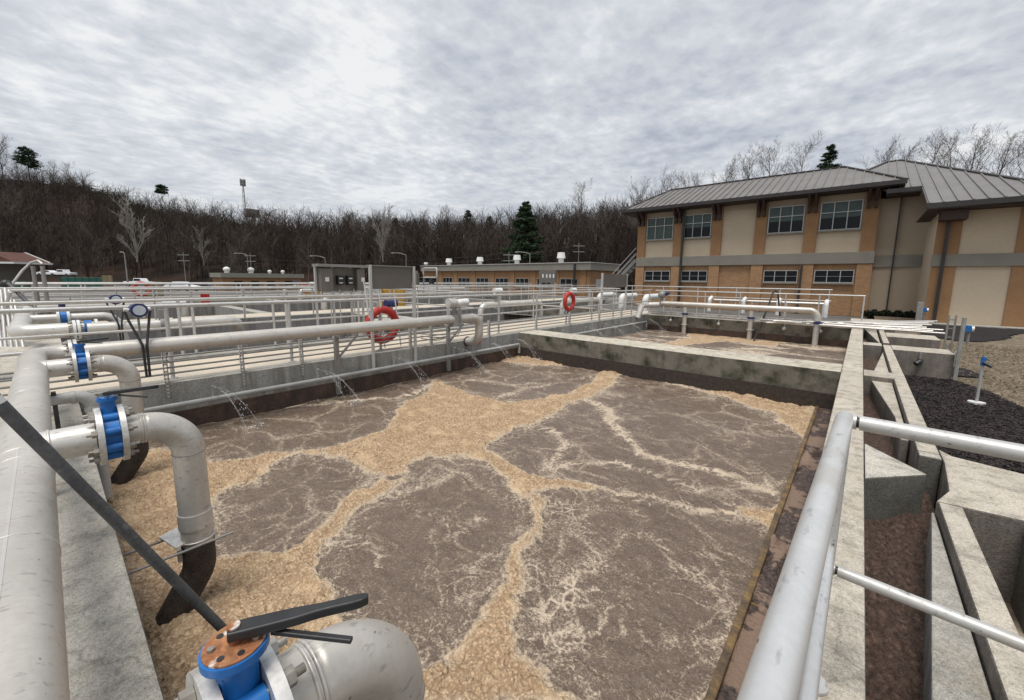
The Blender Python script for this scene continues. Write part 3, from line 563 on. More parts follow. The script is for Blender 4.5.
# near header: along X then bends to +Y over the left wall
HY, HZ, HR, YX = -.148, .585, .101, -6.78
o = thing('air_header_pipe', (-6.98, .0, .55), 'large weathered steel header running down the left edge and across over the conduits', 'pipe')
MB().tube(arc([(1.2, HY, HZ), (YX, HY, HZ), (YX, .10, HZ)], .22, 12), HR, 44).build('main_pipe', 'steel', o)
MB().tube([(YX, .20, HZ), (YX, 5.86, HZ)], HR - .002, 40).build('cross_pipe', 'steel', o)
for yy in (.13, .17): MB().cyl((YX, yy - .014, HZ), (YX, yy + .014, HZ), .155, 32).build('flange', 'flange', o, bevel=.003)
bolts(o, (YX, .15, HZ), .132, 8, .116, .184)
for x in (-.83, -3.12, -5.75):
    MB().tube([(x, HY + .05, HZ + .004), (x, .108, HZ + .004)], PR, 36).build('branch', 'steelw', o); MB().torus((x, HY + HR - .012, HZ), (0, 1, 0), PR + .004, .006, 32, 8).build('weld_bead', 'steelw', o)
for x in (-2.72, -2.86, -4.3, -1.9, -5.3): MB().torus((x, HY, HZ), (1, 0, 0), HR, .0025, 40, 8).build('weld_bead', 'steelw', o)
MB().box(-2.86, 1.2, HY - .004, HY + .004, HZ + HR - .002, HZ + HR + .0012).build('seam', 'steelw', o)
MB().tube([(YX, 5.87, HZ), (YX, 5.93, HZ)], HR + .02, 32).build('coupling', 'galvd', o)
MB().tube(arc([(YX, 5.94, HZ), (YX, 6.66, HZ), (YX, 6.66, -.02), (-7.15, 6.62, -.03)], .24, 12)[:-1] + [(-7.16, 6.62, -.03)], HR - .004, 36).build('end_elbow', 'steel', o)
MB().torus((-7.145, 6.62, -.03), (1, 0, 0), HR + .004, .016, 32, 8).build('wall_collar', 'black', o)
for y in (3.36, 5.98):
    b_ = MB().box(-7.13, -7.06, y - .035, y + .035, -.65, .40).build('support_post', 'galvd', o)
    MB().beam((-7.10, y + .03, .02), (-6.95, y + .34, .44), .04, .04).build('support_brace', 'galvd', o)
    MB().box(-7.14, -6.70, y - .03, y + .03, .43, .47).build('support_arm', 'galvd', o)
for x in (-1.6, -4.0, -6.4):
    MB().box(x - .04, x + .04, HY - .06, HY + .06, 0.002, HZ - HR).build('saddle_post', 'galvd', o)
# actuator above pipe
o = thing('valve_actuator', (YX, 5.9, .75), 'pale electric actuator on top of the cross pipe with looping grey cables', 'actuator')
MB().cyl((YX, 5.93, .93), (YX, 6.28, .95), .085, 24).build('motor_housing', 'white', o, bevel=.008); MB().cyl((YX, 5.72, .95), (YX, 5.93, .94), .10, 24).build('gear_housing', 'flange', o, bevel=.01)
MB().cyl((YX, 5.90, .64), (YX, 5.90, .88), .05, 16).build('stem_housing', 'galvd', o); MB().box(YX - .09, YX + .09, 5.83, 5.97, .66, .70).build('mounting_plate', 'galvd', o)
for k, q in enumerate((.05, .10, .15)): MB().tube(arc([(YX + .10, 5.92 + .03 * k, .86), (YX + .14, 5.94 + .03 * k, .2 + q), (YX + .05, 5.35 + .1 * k, .12 + q), (-7.2, 5.3, .12 + q)], .12), .011, 8).build('cable', 'galvd', o)
MB().cyl((YX, 5.90, .43), (YX, 5.90, .68), .13, 24, r2=.12).build('clamp_ring', 'galvd', o)
# flow transmitter with dial
o = thing('flow_transmitter', (-6.78, .73, 1.0), 'navy flow transmitter with round pale dial on the near cross pipe', 'gauge', 'navy flow transmitters')
MB().cyl((-6.84, .73, 1.045), (-6.70, .74, 1.05), .085, 28).build('housing', 'navy', o, bevel=.01); MB().cyl((-6.699, .74, 1.05), (-6.685, .74, 1.05), .06, 28).build('dial', 'glassdial', o)
for s_ in (-1, 1): MB().cyl((-6.77, .73 + s_ * .08, 1.05), (-6.77, .73 + s_ * .125, 1.06), .025, 12).build('cable_gland', 'white', o)
for s_ in (-1, 1): MB().tube(arc([(-6.77, .73 + s_ * .12, 1.04), (-6.75, .73 + s_ * .10, .95), (-6.66, .75 + s_ * .02, .62), (-6.66, .75 + s_ * .015, .22)], .1), .014, 10).build('cable', 'black', o)
MB().cyl((-6.77, .73, .64), (-6.77, .73, .98), .012, 10).build('stem', 'galvd', o)
o2 = dup(o, (-10.0, .80, 1.0), 'smaller navy flow transmitter on the second header farther left')
# grey pvc pipe
o = thing('pvc_pipe', (-5.6, 0, .3), 'light grey plastic pipe elbow bending down behind the middle valve', 'pipe')
MB().tube(arc([(-5.2, -.5, .40), (-5.2, .19, .40), (-5.2, .19, -.6)], .10, 10), .050, 24).build('pipe_run', 'pvc', o); MB().cyl((-5.2, .06, .40), (-5.2, .09, .40), .058, 20).build('coupling', 'pvc', o)
MB().box(-5.23, -5.17, -.05, -.02, .0, .47).build('clamp', 'black', o)
MB().cyl((-5.2, .19, .29), (-5.2, .19, .25), .058, 20).build('coupling', 'pvc', o)
# long dark pole leaning into foam
o = thing('suction_pole', (-2.4, .45, -.4), 'long dark grey plastic pole leaning over the header into the foam', 'pole')
pe, ps = pw(224, 630, 2.02), pw(22, 427, 1.42); dirv = _unit(pe - ps); MB().tube([ps - dirv * 1.3, ps, pe, pe + dirv * .9], .020, 24).build('pole_shaft', 'hose', o)
q = pw(9, 400, 1.18); MB().cyl(ps - dirv * .13, ps - dirv * .105, .0203, 24).build('tape_band', 'white', o)
# ================================================================ RAILS
def hrail(name, pts, z0, label, posts, mid=True, h=1.05, r=.024, mat='galv', group=None, foot=True, toprail=True, midz=None):
    P = [np.array(p, float) for p in pts]; base = P[0]; o = thing(name, (base[0], base[1], z0), label, 'guard rail', group)
    if toprail: MB().tube(arc([(*p, z0 + h) for p in P], .04, 4) if len(P) > 2 else [(*p, z0 + h) for p in P], r, 12).build('top_rail', mat, o)
    if mid: MB().tube([(*p, z0 + (midz or h * .52)) for p in P], r * .8, 10).build('mid_rail', mat, o)
    for a, b in posts:
        MB().cyl((a, b, z0), (a, b, z0 + h - r * .6), r * .95, 12).build('post', mat, o)
        if foot: MB().cyl((a, b, z0 + .001), (a, b, z0 + .012), r * 2.1, 14).build('post_foot', mat, o)
    return o
# near rail right under the camera
o = thing('guard_rail', (.0, 1.73, 0), 'thick aluminium rail coming straight towards the camera, lower right', 'guard rail')
MB().tube([(-.055, -.3, 1.03), (-.002, 1.70, 1.03), (0, 1.735, 1.03)], [.0243, .0243, .021], 32).build('top_rail', 'galvn', o)
MB().cyl((.0, 1.73, .01), (0, 1.73, 1.02), .021, 24).build('post', 'galvn', o); MB().cyl((0, 1.73, .002), (0, 1.73, .014), .05, 24).build('post_foot', 'galv', o)
MB().cyl((-.008, -.3, .555), (0, 1.72, .555), .017, 20).build('mid_rail', 'galvn', o)
o = thing('guard_rail', (.06, 1.76, .5), 'pair of pale rails running off to the right edge, upper and lower', 'guard rail')
a, b = py(848, 417.5, 1.755), pw(1024, 453.5, .0); 
def on_x(u, v, y): return py(u, v, y)
for (u0, v0, u1, v1, rr, nm) in ((860, 423, 1024, 453.5, .0245, 'top_rail'), (838, 571, 1024, 645, .0195, 'mid_rail')):
    A_, B_ = py(u0, v0, 1.755), py(u1, v1, 1.72); d_ = _unit(B_ - A_)
    MB().tube([A_, A_ + d_ * 2.6], rr, 28).build(nm, 'galv', o); MB().cyl(A_ - d_ * .03, A_ + d_ * .005, rr * .72, 20).build('rail_plug', 'black', o); MB().cyl(A_ - d_ * .018, A_ - d_ * .008, rr * 1.0, 24).build('rail_collar', 'galv', o)
ys = [-.9, 1.1, 2.72, 4.45, 6.25, 8.05, 9.75, 11.4, 13.1, 14.8, 16.5, 18.4]
hrail('guard_rail', [(-7.43, -2.5), (-7.43, 18.6)], 0, 'long rail along the basin side of the beige walkway, carrying both life rings', [(-7.43, y) for y in ys], r=.028)
ysb = [-.9, 1.55, 1.75, 3.1, 3.35, 5.0, 6.6, 8.3, 10.1, 12.0, 14.0, 16.2]
hrail('guard_rail', [(-9.3, -2.5), (-9.3, 18.6)], 0, 'long rail along the far side of the beige walkway, beside the left tanks', [(-9.3, y) for y in ysb], r=.026)
hrail('guard_rail', [(-7.0, 18.0), (.12, 18.0)], 0, 'rail across the far end of the second basin, in front of the brick building', [(x, 18.0) for x in (-6.6, -5.2, -4.9, -3.6, -2.1, -1.1, .1)], mid=False, r=.024)
for k, x in enumerate((-6.1, -4.2, -3.1, -2.0, -.95)):
    o = thing('rail_strut', (x, 17.5, .3), 'slim hanging strut with round foot on the far end wall, number %s from the left' % ('one two three four five'.split()[k]), 'strut', 'hanging struts on the far end wall')
    MB().cyl((x, 17.55, -.18), (x, 17.55, .75), .018, 8).build('strut_rod', 'galv', o); MB().sphere((x, 17.53, -.2), .07, 12, 8).build('strut_foot', 'flange', o)
# near-left cross rail over header (rail at left edge)
hrail('guard_rail', [(-9.3, -1.0), (-7.43, -1.0)], 0, 'short rail closing the walkway behind the header bend at the far left', [(-8.4, -1.0)], r=.026)
# ---- conduits on strut posts
o = thing('conduit_rack', (-7.2, 2, 0), 'rack of slim parallel conduits along the left wall top on perforated struts', 'conduits')
for z in (.115, .20, .28, .36): MB().cyl((-7.225, -1, z), (-7.225, 17.2, z), .0135, 8).build('conduit', 'galvd', o)
for y in (.99, 1.9, 2.78, 3.38, 5.0, 5.55, 7.4, 9.4, 11.2, 13.2, 15.0, 16.6):
    mb = MB()
    for s_ in (-1, 1): mb.box(-7.20, -7.14, y + s_ * .02 - .004, y + s_ * .02 + .004, -.20, .43)
    for z in np.arange(-.2, .43, .05): mb.box(-7.146, -7.14, y - .024, y + .024, z, z + .026)
    mb.build('strut', 'galv', o)
# ---- sign board (seen from the back)
o = thing('sign_board', (-7.1, 4.6, 0), 'blank grey back of a sign board on two tall posts over the basin wall', 'sign')
for y in (4.09, 5.08): MB().box(-7.135, -7.085, y - .025, y + .025, -.35, 1.72).build('sign_post', 'galv', o, bevel=.004)
MB().box(-7.155, -7.137, 4.13, 5.05, 1.26, 1.70).build('sign_panel', 'signback', o)
MB().box(-7.16, -7.10, 4.05, 5.12, 1.70, 1.72).build('sign_top_strip', 'galvd', o)
# ---- life rings
def ring(c, r, label, ax=(1, 0, 0)):
    o = thing('life_ring', c, label, 'life ring', 'red life rings hung on the rails'); MB().torus(c, ax, r * .80, r * .2, 36, 12).build('ring_body', 'red', o)
    for k in range(4):
        a = R(45 + 90 * k); p = (c[0] + .0, c[1] + r * .8 * math.cos(a), c[2] + r * .8 * math.sin(a)); t = (0, -math.sin(a), math.cos(a)); MB().tube([np.array(p) - np.array(t) * r * .09, np.array(p) + np.array(t) * r * .09], r * .215, 14).build('ring_band', 'red', o)
    return o
ring((-7.36, 4.47, .52), .39, 'large red life ring hanging under the grey sign board')
ring((-7.36, 11.45, .76), .33, 'red life ring on the walkway rail seen edge on, near the far basin')
ring((-30, 3.5, .72), .42, 'distant red life ring on a far tank rail at left')
for k, (y0, dy) in enumerate(((4.15, .08), (4.42, .05), (4.78, .07))):
    tag(MB().cyl((-7.30, y0 + dy, .05), (-7.33, y0 - dy, 1.45), .013, 8).build('rescue_pole', 'white'), ['leftmost', 'middle', 'rightmost'][k] + ' of three thin white poles leaning by the near life ring', 'pole', 'white poles by the near life ring')
# ---- spray pipe with nozzles and jets
m, nt, b, vv = newmat('spray_droplets'); b.inputs['Base Color'].default_value = (.8, .82, .84, 1); b.inputs['Roughness'].default_value = .2; b.inputs['Alpha'].default_value = .30; MT['spray'] = m
def spray(X0, y0, y1, z, ys, label):
    o = thing('spray_pipe', (X0, y0, z), label, 'pipe'); MB().tube(arc([(X0, y0, z), (X0, y1, z), (X0, y1, z - .25)], .05, 6), .035, 16).build('pipe_run', 'pvc', o)
    for y in np.arange(y0 + .9, y1, 1.1): MB().cyl((X0, y - .02, z), (X0, y + .02, z), .034, 14).build('coupling', 'galvd', o)
    for y in np.arange(y0 + .5, y1, 1.5): MB().box(X0 - .15, X0 + .02, y - .015, y + .015, z - .05, z - .03).build('bracket', 'galvd', o)
    for k, y in enumerate(ys): MB().tube(arc([(X0 - .02, y, z), (X0 - .02, y, z + .19), (X0 + .05, y, z + .19)], .03, 4), .014, 10).build('nozzle', 'pvc', o)
    return o
spray(-7.02, .15, 8.45, -.30, (1.47, 2.98, 4.5, 6.1), 'grey spray pipe with upright nozzles along the near basin wall')
spray(-7.02, 9.6, 17.2, -.30, (10.6, 12.0, 13.4, 14.8), 'grey spray pipe with nozzles along the far basin wall')
def jet(p, dx, dy, dz, name, label, n=3):
    mb = MB(); p = np.array(p)
    for k in range(n):
        s1, s2 = rng.uniform(-.12, .12), rng.uniform(-.25, .25); pts = []; t0 = rng.uniform(0, .35)
        for t in np.linspace(t0, 1, 9): pts.append(p + np.array([dx * t * (1 + s1), dy * t * (1 + s2) + s2 * .2 * t, dz * t * t * .9 - abs(dz) * .0 + .07 * t * (1 - t)]))
        mb.tube(pts, [rng.uniform(.0012, .0028) for _ in pts], 5)
    for k in range(60):
        t = rng.random() ** .6; q = p + np.array([dx * t * (1 + rng.uniform(-.2, .2)), dy * t + rng.uniform(-.12, .12) * t, dz * t * t * .9 + rng.uniform(-.03, .04)]); mb.sphere(q, rng.uniform(.003, .008), 6, 4, (1, 1, 1.6))
    for k in range(26):
        q = p + np.array([dx * rng.uniform(.9, 1.1), dy + rng.uniform(-.14, .14), dz * .9 + rng.uniform(0, .05)]); mb.sphere(q, rng.uniform(.004, .012), 6, 4)
    return stuff(mb.build(name, 'spray'), label, 'water spray')
for i, y in enumerate((1.47, 2.98, 4.5, 6.1, 7.2, 8.2)): jet((-6.95, y, -.12), .62, .30, -.60, 'water_spray', 'thin water jet falling from the near spray pipe, jet %s from the left' % 'one two three four five six'.split()[i])
for i, y in enumerate((10.6, 12.0, 13.4, 14.8, 16.8)): jet((-6.95, y, -.13), .8, .1, -.56, 'water_spray', 'faint water jet over the far basin, jet %s from the left' % 'one two three four five'.split()[i])
o = tag(MB().box(-7.148, -7.12, 6.98, 7.0, -.14, -.08).box(-7.148, -7.10, 7.0, 7.03, -.12, -.06).build('hose_tap', 'red'), 'tiny red tap handle on the streaked wall by the pipe elbow', 'tap')
# ================================================================ FAR END PIPES
o = thing('far_air_pipe', (-6.4, 17.3, .5), 'stainless pipe crossing above the far basin, bending down at its right end', 'pipe')
MB().tube(arc([(-6.45, 17.3, .52), (-1.05, 17.3, .52), (-1.05, 17.3, .18)], .26, 10), .10, 24).build('pipe_run', 'steel', o); MB().cyl((-1.05, 17.3, -.75), (-1.05, 17.3, .06), .088, 20).build('lower_pipe', 'steel', o)
MB().tube(arc([(-7.02, 16.6, .42), (-7.02, 17.28, .42), (-6.5, 17.3, .46)], .15, 8), .12, 20).build('elbow', 'steelw', o); MB().cyl((-7.02, 16.61, .42), (-7.1, 16.4, -.1), .12, 20).build('vertical_pipe', 'steelw', o)
MB().cyl((-1.05, 17.3, .06), (-1.05, 17.3, .14), .135, 20).build('valve_body', 'navy', o); MB().box(-1.35, -1.15, 17.25, 17.35, .10, .2).build('valve_handle', 'flange', o)
for x in (-5.45, -3.05):
    MB().cyl((x, 17.3, -.75), (x, 17.3, .4), .082, 20).build('drop_pipe', 'steel', o); MB().cyl((x, 17.3, .1), (x, 17.3, .17), .125, 20).build('valve_body', 'navy', o); MB().cyl((x, 17.3, -.3), (x, 17.3, -.33), .12, 20).build('coupling', 'steelw', o)
o = thing('valve_actuator', (-6.4, 17.3, .9), 'grey actuator above the left end of the far crossing pipe', 'actuator'); MB().sphere((-6.45, 17.3, .88), .16, 14, 10).build('motor_housing', 'galvd', o); MB().cyl((-6.45, 17.3, .6), (-6.45, 17.3, .8), .06, 12).build('stem_housing', 'galvd', o); MB().cyl((-6.3, 17.3, .92), (-6.15, 17.3, .96), .07, 12).build('cap', 'navy', o)
tag(MB().box(-7.1, .4, 17.62, 17.72, .12, .16).box(-7.1, .4, 17.62, 17.64, .05, .13).build('channel_beam', 'flange'), 'long pale metal channel running along the far end wall under the rail', 'beam')
for k in range(9):
    zz = rng.uniform(.06, .30); p0, p1 = (-3.2 + k * .22, 17.45 - .05 * k, rng.uniform(-.02, .12)), (1.9 + rng.uniform(-.35, .1), 16.9 + .28 * k, .06 + .025 * k)
    tag(MB().cyl(p0, p1, .028, 10).build('conduit_pipe', 'steelw'), 'one of the loose pale conduits laid across the channel to the right', 'conduit', 'loose conduits across the channel')
o = tag(MB().tube(arc([(-2.85, 17.05, -.72), (-2.62, 17.6, .4), (-2.5, 18.0, 1.18), (-2.38, 18.1, 1.1), (-2.25, 18.2, .2)], .06, 6), .03, 10).build('black_hose', 'black'), 'black hose looped over the far rail and hanging into the foam', 'hose')
for k, x in enumerate((-6.9, -3.9, -3.3, -1.0)): pass
# pipe row behind the far rail
o = thing('rear_pipe', (-4, 20, .6), 'thin white pipe with short elbows behind the far rail, before the brick wall', 'pipe')
MB().cyl((-5.2, 20.5, .62), (-1.1, 20.5, .62), .055, 14).build('pipe_run', 'steelw', o)
for x in (-5.3, -3.9, -2.6, -1.0):
    MB().tube(arc([(x, 20.5, .74), (x, 20.2, .66), (x, 20.2, .1)], .12, 6), .08, 14).build('elbow', 'white', o)
for k, (x, lab) in enumerate(((-8.3, 'left'), (-9.6, 'middle'), (-10.9, 'right'))):
    o = thing('white_elbow', (x, 20.0, 0), 'white pipe elbow rising among rails left of the brick building, %s of three' % ['nearest the corner', 'middle', 'farthest'][k], 'pipe', 'white elbows by the brick building')
    MB().tube(arc([(x, 20, -.5), (x, 20, .65), (x + .1, 21.5, .65)], .22, 8), .15, 16).build('elbow', 'white', o); MB().cyl((x, 19.4, .3), (x, 19.4, .34), .2, 14).build('flange', 'flange', o)
# ================================================================ RIGHT SIDE POSTS
o = thing('strut_post', (1.66, 12.43, -.55), 'tall pale strut post fixed to the end of the concrete block', 'post')
MB().box(1.64, 1.70, 12.36, 12.44, -.56, .80).build('post', 'concl', o, bevel=.004)
MB().beam((1.60, 12.40, .02), (1.68, 12.40, .14), .03, .03).build('brace', 'galv', o)
o = thing('ladder_frame', (2.05, 16.9, -.5), 'pair of dark slotted posts with rungs behind the pale strut post', 'post')
for dx in (-.10, .04): MB().box(2.05 + dx, 2.09 + dx, 16.86, 16.92, -.6, .60).build('rail', 'galvd', o)
for z in (-.3, -.05, .2, .45): MB().box(1.96, 2.10, 16.88, 16.90, z, z + .03).build('rung', 'galvd', o)
def hydrant(x, y, z, label, s=1.):
    o = thing('yard_hydrant', (x, y, z), label, 'hydrant', 'blue yard hydrants'); MB().cyl((x, y, z), (x, y, z + .72 * s), .022 * s, 12).build('standpipe', 'galv', o)
    MB().cyl((x, y, z + .70 * s), (x, y, z + .86 * s), .035 * s, 14).build('head', 'blue', o); MB().cyl((x, y - .03 * s, z + .76 * s), (x + .10 * s, y - .08 * s, z + .70 * s), .03 * s, 12).build('spout', 'black', o)
    MB().beam((x - .01, y, z + .86 * s), (x + .07 * s, y, z + .80 * s), .015, .012).build('handle', 'black', o); return o
h1 = hydrant(1.68, 10.3, -.53, 'blue headed hydrant on a white concrete pad in the mulch', .92)
mb = MB(); pts = []
for k in range(14): a = 2 * math.pi * k / 14; rr = .16 * (1 + rng.uniform(-.18, .18)); pts.append((1.68 + rr * .62 * math.cos(a), 10.3 + rr * .5 * math.sin(a)))
tag(mb.prism(pts, -.60, -.515).build('hydrant_pad', 'white', bevel=.01), 'irregular white concrete pad around the hydrant foot in the mulch', 'pad')
def bluebox(x, y, z, label):
    o = thing('hose_box', (x, y, z), label, 'hose box', 'blue boxes on posts'); MB().cyl((x, y, z - .75), (x, y, z), .035, 10).build('post', 'galvd', o); MB().box(x - .09, x + .03, y - .08, y + .08, z + .04, z + .25).build('box_body', 'blue', o, bevel=.01); MB().cyl((x + .04, y, z + .14), (x + .10, y, z + .14), .09, 16).build('reel', 'white', o)
bluebox(*(py(969, 333, 20.0)), 'blue box with white reel behind the tall strut post on the lawn')
bluebox(*(py(925, 313, 27.0)), 'farther blue box with white reel beside the brick pilaster')
p = py(918, 322, 26.0); o = tag(MB().box(p[0] - .1, p[0] + .1, p[1] - .1, p[1] + .1, -.6, py(918, 302, 26)[2]).build('concrete_post', 'concl', bevel=.01), 'pale square post standing before the shrubs of the building recess', 'post')
# ================================================================ MAIN BUILDING
bo = thing('office_building', (-7, 33, -.5), 'two storey tan and brick building with grey standing seam roof at right', 'building')
YF, ZG = 33.0, -.6; cxs = [-14.30, -11.33, -8.53, -5.73, -2.88, .0]
B = lambda: MB()
B().box(-14.55, .33, YF + .12, 43, ZG, 2.66).build('brick_wall', 'brick', bo)
B().box(-14.5, .30, YF + .13, 43, 2.66, 7.3).build('stucco_wall', 'stucco', bo)
B().box(-14.62, .40, YF - .10, 43.1, 2.66, 3.38).build('band_course', 'band', bo, bevel=.02)
for i, x in enumerate(cxs):
    B().box(x - .36, x + .36, YF - .05, YF + .13, ZG, 2.655).build('brick_pilaster', 'brick', bo); B().box(x - .34, x + .34, YF - .03, YF + .14, 3.385, 7.2).build('pilaster', 'orange', bo)
    for s_ in (-1, 1):
        B().box(x + s_ * .17 - .09, x + s_ * .17 + .09, YF - .30, YF - .035, 5.95, 7.12).build('eave_bracket', 'timber', bo); B().beam((x + s_ * .17, YF - .1, 6.2), (x + s_ * .17, YF - 1.0, 7.05), .14, .14).build('bracket_arm', 'timber', bo)
def window(bo, x0, x1, z0, z1, cols, rows, yf, lower='pane', upper='blind'):
    f = B(); t = .045; f.box(x0, x1, yf - .05, yf + .05, z0, z0 + t).box(x0, x1, yf - .05, yf + .05, z1 - t, z1).box(x0, x0 + t, yf - .049, yf + .05, z0 + t, z1 - t).box(x1 - t, x1, yf - .049, yf + .05, z0 + t, z1 - t)
    zs = [z0 + t] + [z0 + (z1 - z0) * q for q in rows] + [z1 - t]
    for k in range(1, cols): xx = x0 + (x1 - x0) * k / cols; f.box(xx - t / 2, xx + t / 2, yf - .047, yf + .05, z0 + t, z1 - t)
    for q in rows: zz = z0 + (z1 - z0) * q; f.box(x0 + t, x1 - t, yf - .045, yf + .045, zz - (t if z1 - z0 > 1.5 else t * .35) / 2, zz + (t if z1 - z0 > 1.5 else t * .35) / 2)
    w = f.build('window', 'winframe', bo)
    B().box(x0 - .05, x1 + .05, yf - .12, yf - .052, z0 - .09, z0 - .001).build('sill', 'band', w, origin=parent_world(bo))
    if lower == upper: B().box(x0, x1, yf + .055, yf + .07, z0, z1).build('pane', lower, w, origin=parent_world(bo))
    else:
        zm = z0 + (z1 - z0) * .44; B().box(x0, x1, yf + .055, yf + .07, z0, zm).build('pane', lower, w, origin=parent_world(bo)); B().box(x0, x1, yf + .055, yf + .07, zm + .001, z1).build('pane', upper, w, origin=parent_world(bo))
for i in range(5):
    a, b = cxs[i] + .42, cxs[i + 1] - .42
    if i != 2:
        window(bo, a, b, 4.78, 6.52, 3, (.62,), YF + .06, 'blind' if i == 0 else 'pane'); window(bo, a + .02, b - .02, 1.47, 2.28, 3, (.5,), YF + .05, 'pane', 'pane')
    B().box(a - .06, b + .06, YF + .125, YF + .135, 6.55, 7.15).build('upper_shade_panel', 'stuccod', bo)  # strip above the windows, eave shade painted as darker stucco
B().box(-11.0, -10.85, YF - .2, YF - .06, ZG, 7.1).build('downspout', 'gutter', bo); B().box(-3.2, -3.08, YF - .2, YF - .11, ZG, 2.6).build('downspout', 'gutter', bo)
# roof of the main block
ye, ze, pit = YF - 1.0, 7.22, .42
rl, rr_ = pplane(671, 189, ye, ze, pit), pplane(845, 169, ye, ze, pit); yr = (rl[1] + rr_[1]) / 2; zr = ze + pit * (yr - ye)
rl = py(671, 189, yr); rr_ = py(845, 169, yr); x0, x1 = -15.65, 1.30; yb = 2 * yr - ye
def roofslab(name, quads, mat, parent, th=.10, extra=None):
    mb = MB()
    for q in quads:
        n = len(q); top = [tuple(p) for p in q]; bot = [(p[0], p[1], p[2] - th) for p in q]
        mb.add(top + bot, [tuple(range(n)), tuple(range(2 * n - 1, n - 1, -1))] + [(i, n + i, n + (i + 1) % n, (i + 1) % n) for i in range(n)])
    return mb
rf = roofslab('roof', [[(x0, ye, ze), (x1, ye, ze), (rr_[0], yr, zr), (rl[0], yr, zr)], [(x0, yb, ze), (x0, ye, ze), (rl[0], yr, zr)], [(x1, ye, ze), (x1, yb, ze), (rr_[0], yr, zr)], [(x1, yb, ze), (x0, yb, ze), (rl[0], yr, zr), (rr_[0], yr, zr)]], 'roof', bo); sm_ = rf
def seam(parent, a, b, w=.045, h=.06):
    MB().beam(a, b, w, h).build('seam', 'roof', parent, origin=parent_world(bo))
n_ = 36
for k in range(1, n_):
    x = x0 + (x1 - x0) * k / n_; tl = min(1, (x - x0) / (rl[0] - x0)) if x < rl[0] else (1 if x < rr_[0] else (x1 - x) / (x1 - rr_[0]))
    sm_.beam((x, ye, ze + .03), (x, ye + (yr - ye) * tl, ze + .03 + (zr - ze) * tl), .05, .07)
for k in range(1, 12):
    y = ye + (yb - ye) * k / 12; t = 1 - abs((y - yr) / (yr - ye)); sm_.beam((x0, y, ze + .03), (x0 + (rl[0] - x0) * t, y, ze + .03 + (zr - ze) * t), .05, .07)
rf = sm_.build('roof', 'roof', bo)
rg = MB().beam((rl[0], yr, zr + .03), (rr_[0], yr, zr + .03), .25, .10).beam((x0, ye, ze + .03), (rl[0], yr, zr + .03), .2, .09).beam((x1, ye, ze + .03), (rr_[0], yr, zr + .03), .2, .09).build('ridge_cap', 'gutter', rf, origin=parent_world(bo))
MB().box(x0 - .05, x1 + .05, ye - .14, ye - .01, ze - .22, ze + .02).box(x0 - .14, x0 - .01, ye, yb, ze - .22, ze + .02).build('gutter', 'gutter', bo)
MB().box(x0, x1, ye, YF + 10, ze - .28, ze - .23).build('soffit', 'timber', bo)
# wing
wo = bo; WY = 28.5; WP = .34; YR = 33.45
xl, xr2 = py(940, 262, WY)[0] - .25, 9.6
ze2 = float(py(928, 204, WY - 1.1)[2]); yw = WY - 1.1; xe = float(py(928, 204, yw)[0])
pk1, pk2 = pplane(887, 162, yw, ze2, WP), pplane(901.7, 161, yw, ze2, WP); Sx = pplane(928, 186, yw, ze2, WP); yst = float(Sx[1])
yp = (pk1[1] + pk2[1]) / 2; zp = ze2 + WP * (yp - yw); pk1, pk2 = py(887, 162, yp), py(901.7, 161, yp); E2 = pplane(1088, 191, yw, ze2, WP); xE = float(E2[0])
Lw = pplane(850, 178, yw, ze2, WP)
lx = .55; yback = 2 * yp - yw
T = lambda x, y: (x, y, ze2 + WP * (y - yw))
rf2 = roofslab('roof', [[T(xe, yw), T(xE, yw), (pk2[0], yp, zp), (pk1[0], yp, zp), T(Lw[0], Lw[1]), T(lx, yst), T(xe, yst)], [(xE, yw, ze2), (xE, yback, ze2), (pk2[0], yp, zp)], [(xE, yback, ze2), (Lw[0], yback, ze2), (pk1[0], yp, zp), (pk2[0], yp, zp)]], 'roof', bo); sm_ = rf2
for k in range(-14, 30):
    x = xe + .06 + k * .46
    if x > xE: break
    ys0 = yw if x > xe else yst
    if x < lx: continue
    if x < pk1[0]: t1 = yst + (yp - yst) * max(0, (x - lx) / (pk1[0] - lx))
    elif x < pk2[0]: t1 = yp
    else: t1 = yw + (yp - yw) * (xE - x) / (xE - pk2[0])
    if t1 > ys0 + .2: sm_.beam(np.array(T(x, ys0)) + (0, 0, .03), np.array(T(x, t1)) + (0, 0, .03), .05, .07)
rf2 = sm_.build('roof', 'roof', bo)
MB().beam((pk1[0], yp, zp + .03), (pk2[0], yp, zp + .03), .2, .1).beam((pk2[0], yp, zp + .03), (xE, yw, ze2 + .03), .2, .1).beam((pk1[0], yp, zp + .03), np.array(T(Lw[0], Lw[1])) + (0, 0, .03), .2, .1).build('ridge_cap', 'gutter', rf2, origin=parent_world(bo))
MB().box(xe - .03, xE, yw - .14, yw - .01, ze2 - .22, ze2 + .02).build('gutter', 'gutter', bo); zs_ = ze2 + WP * (yst - yw); MB().box(lx, xe + .02, yst - .14, yst - .01, zs_ - .22, zs_ + .02).build('gutter', 'gutter', bo)
MB().box(xe, xE, yw, WY + 4, ze2 - .29, ze2 - .24).box(lx, xe + .02, yst, YR, zs_ - .29, zs_ - .24).build('soffit', 'timber', bo)
ZW = -.5
zb0, zb1 = float(py(990, 266, WY)[2]), float(py(990, 253.5, WY)[2])
MB().box(xl, xr2, WY, 40, ZW, ze2 - .25).build('wing_wall', 'stucco', bo)
MB().box(.3, xl + .3, YR, 40.05, ZW, zs_ - .25).build('recess_wall', 'stuccod', bo)
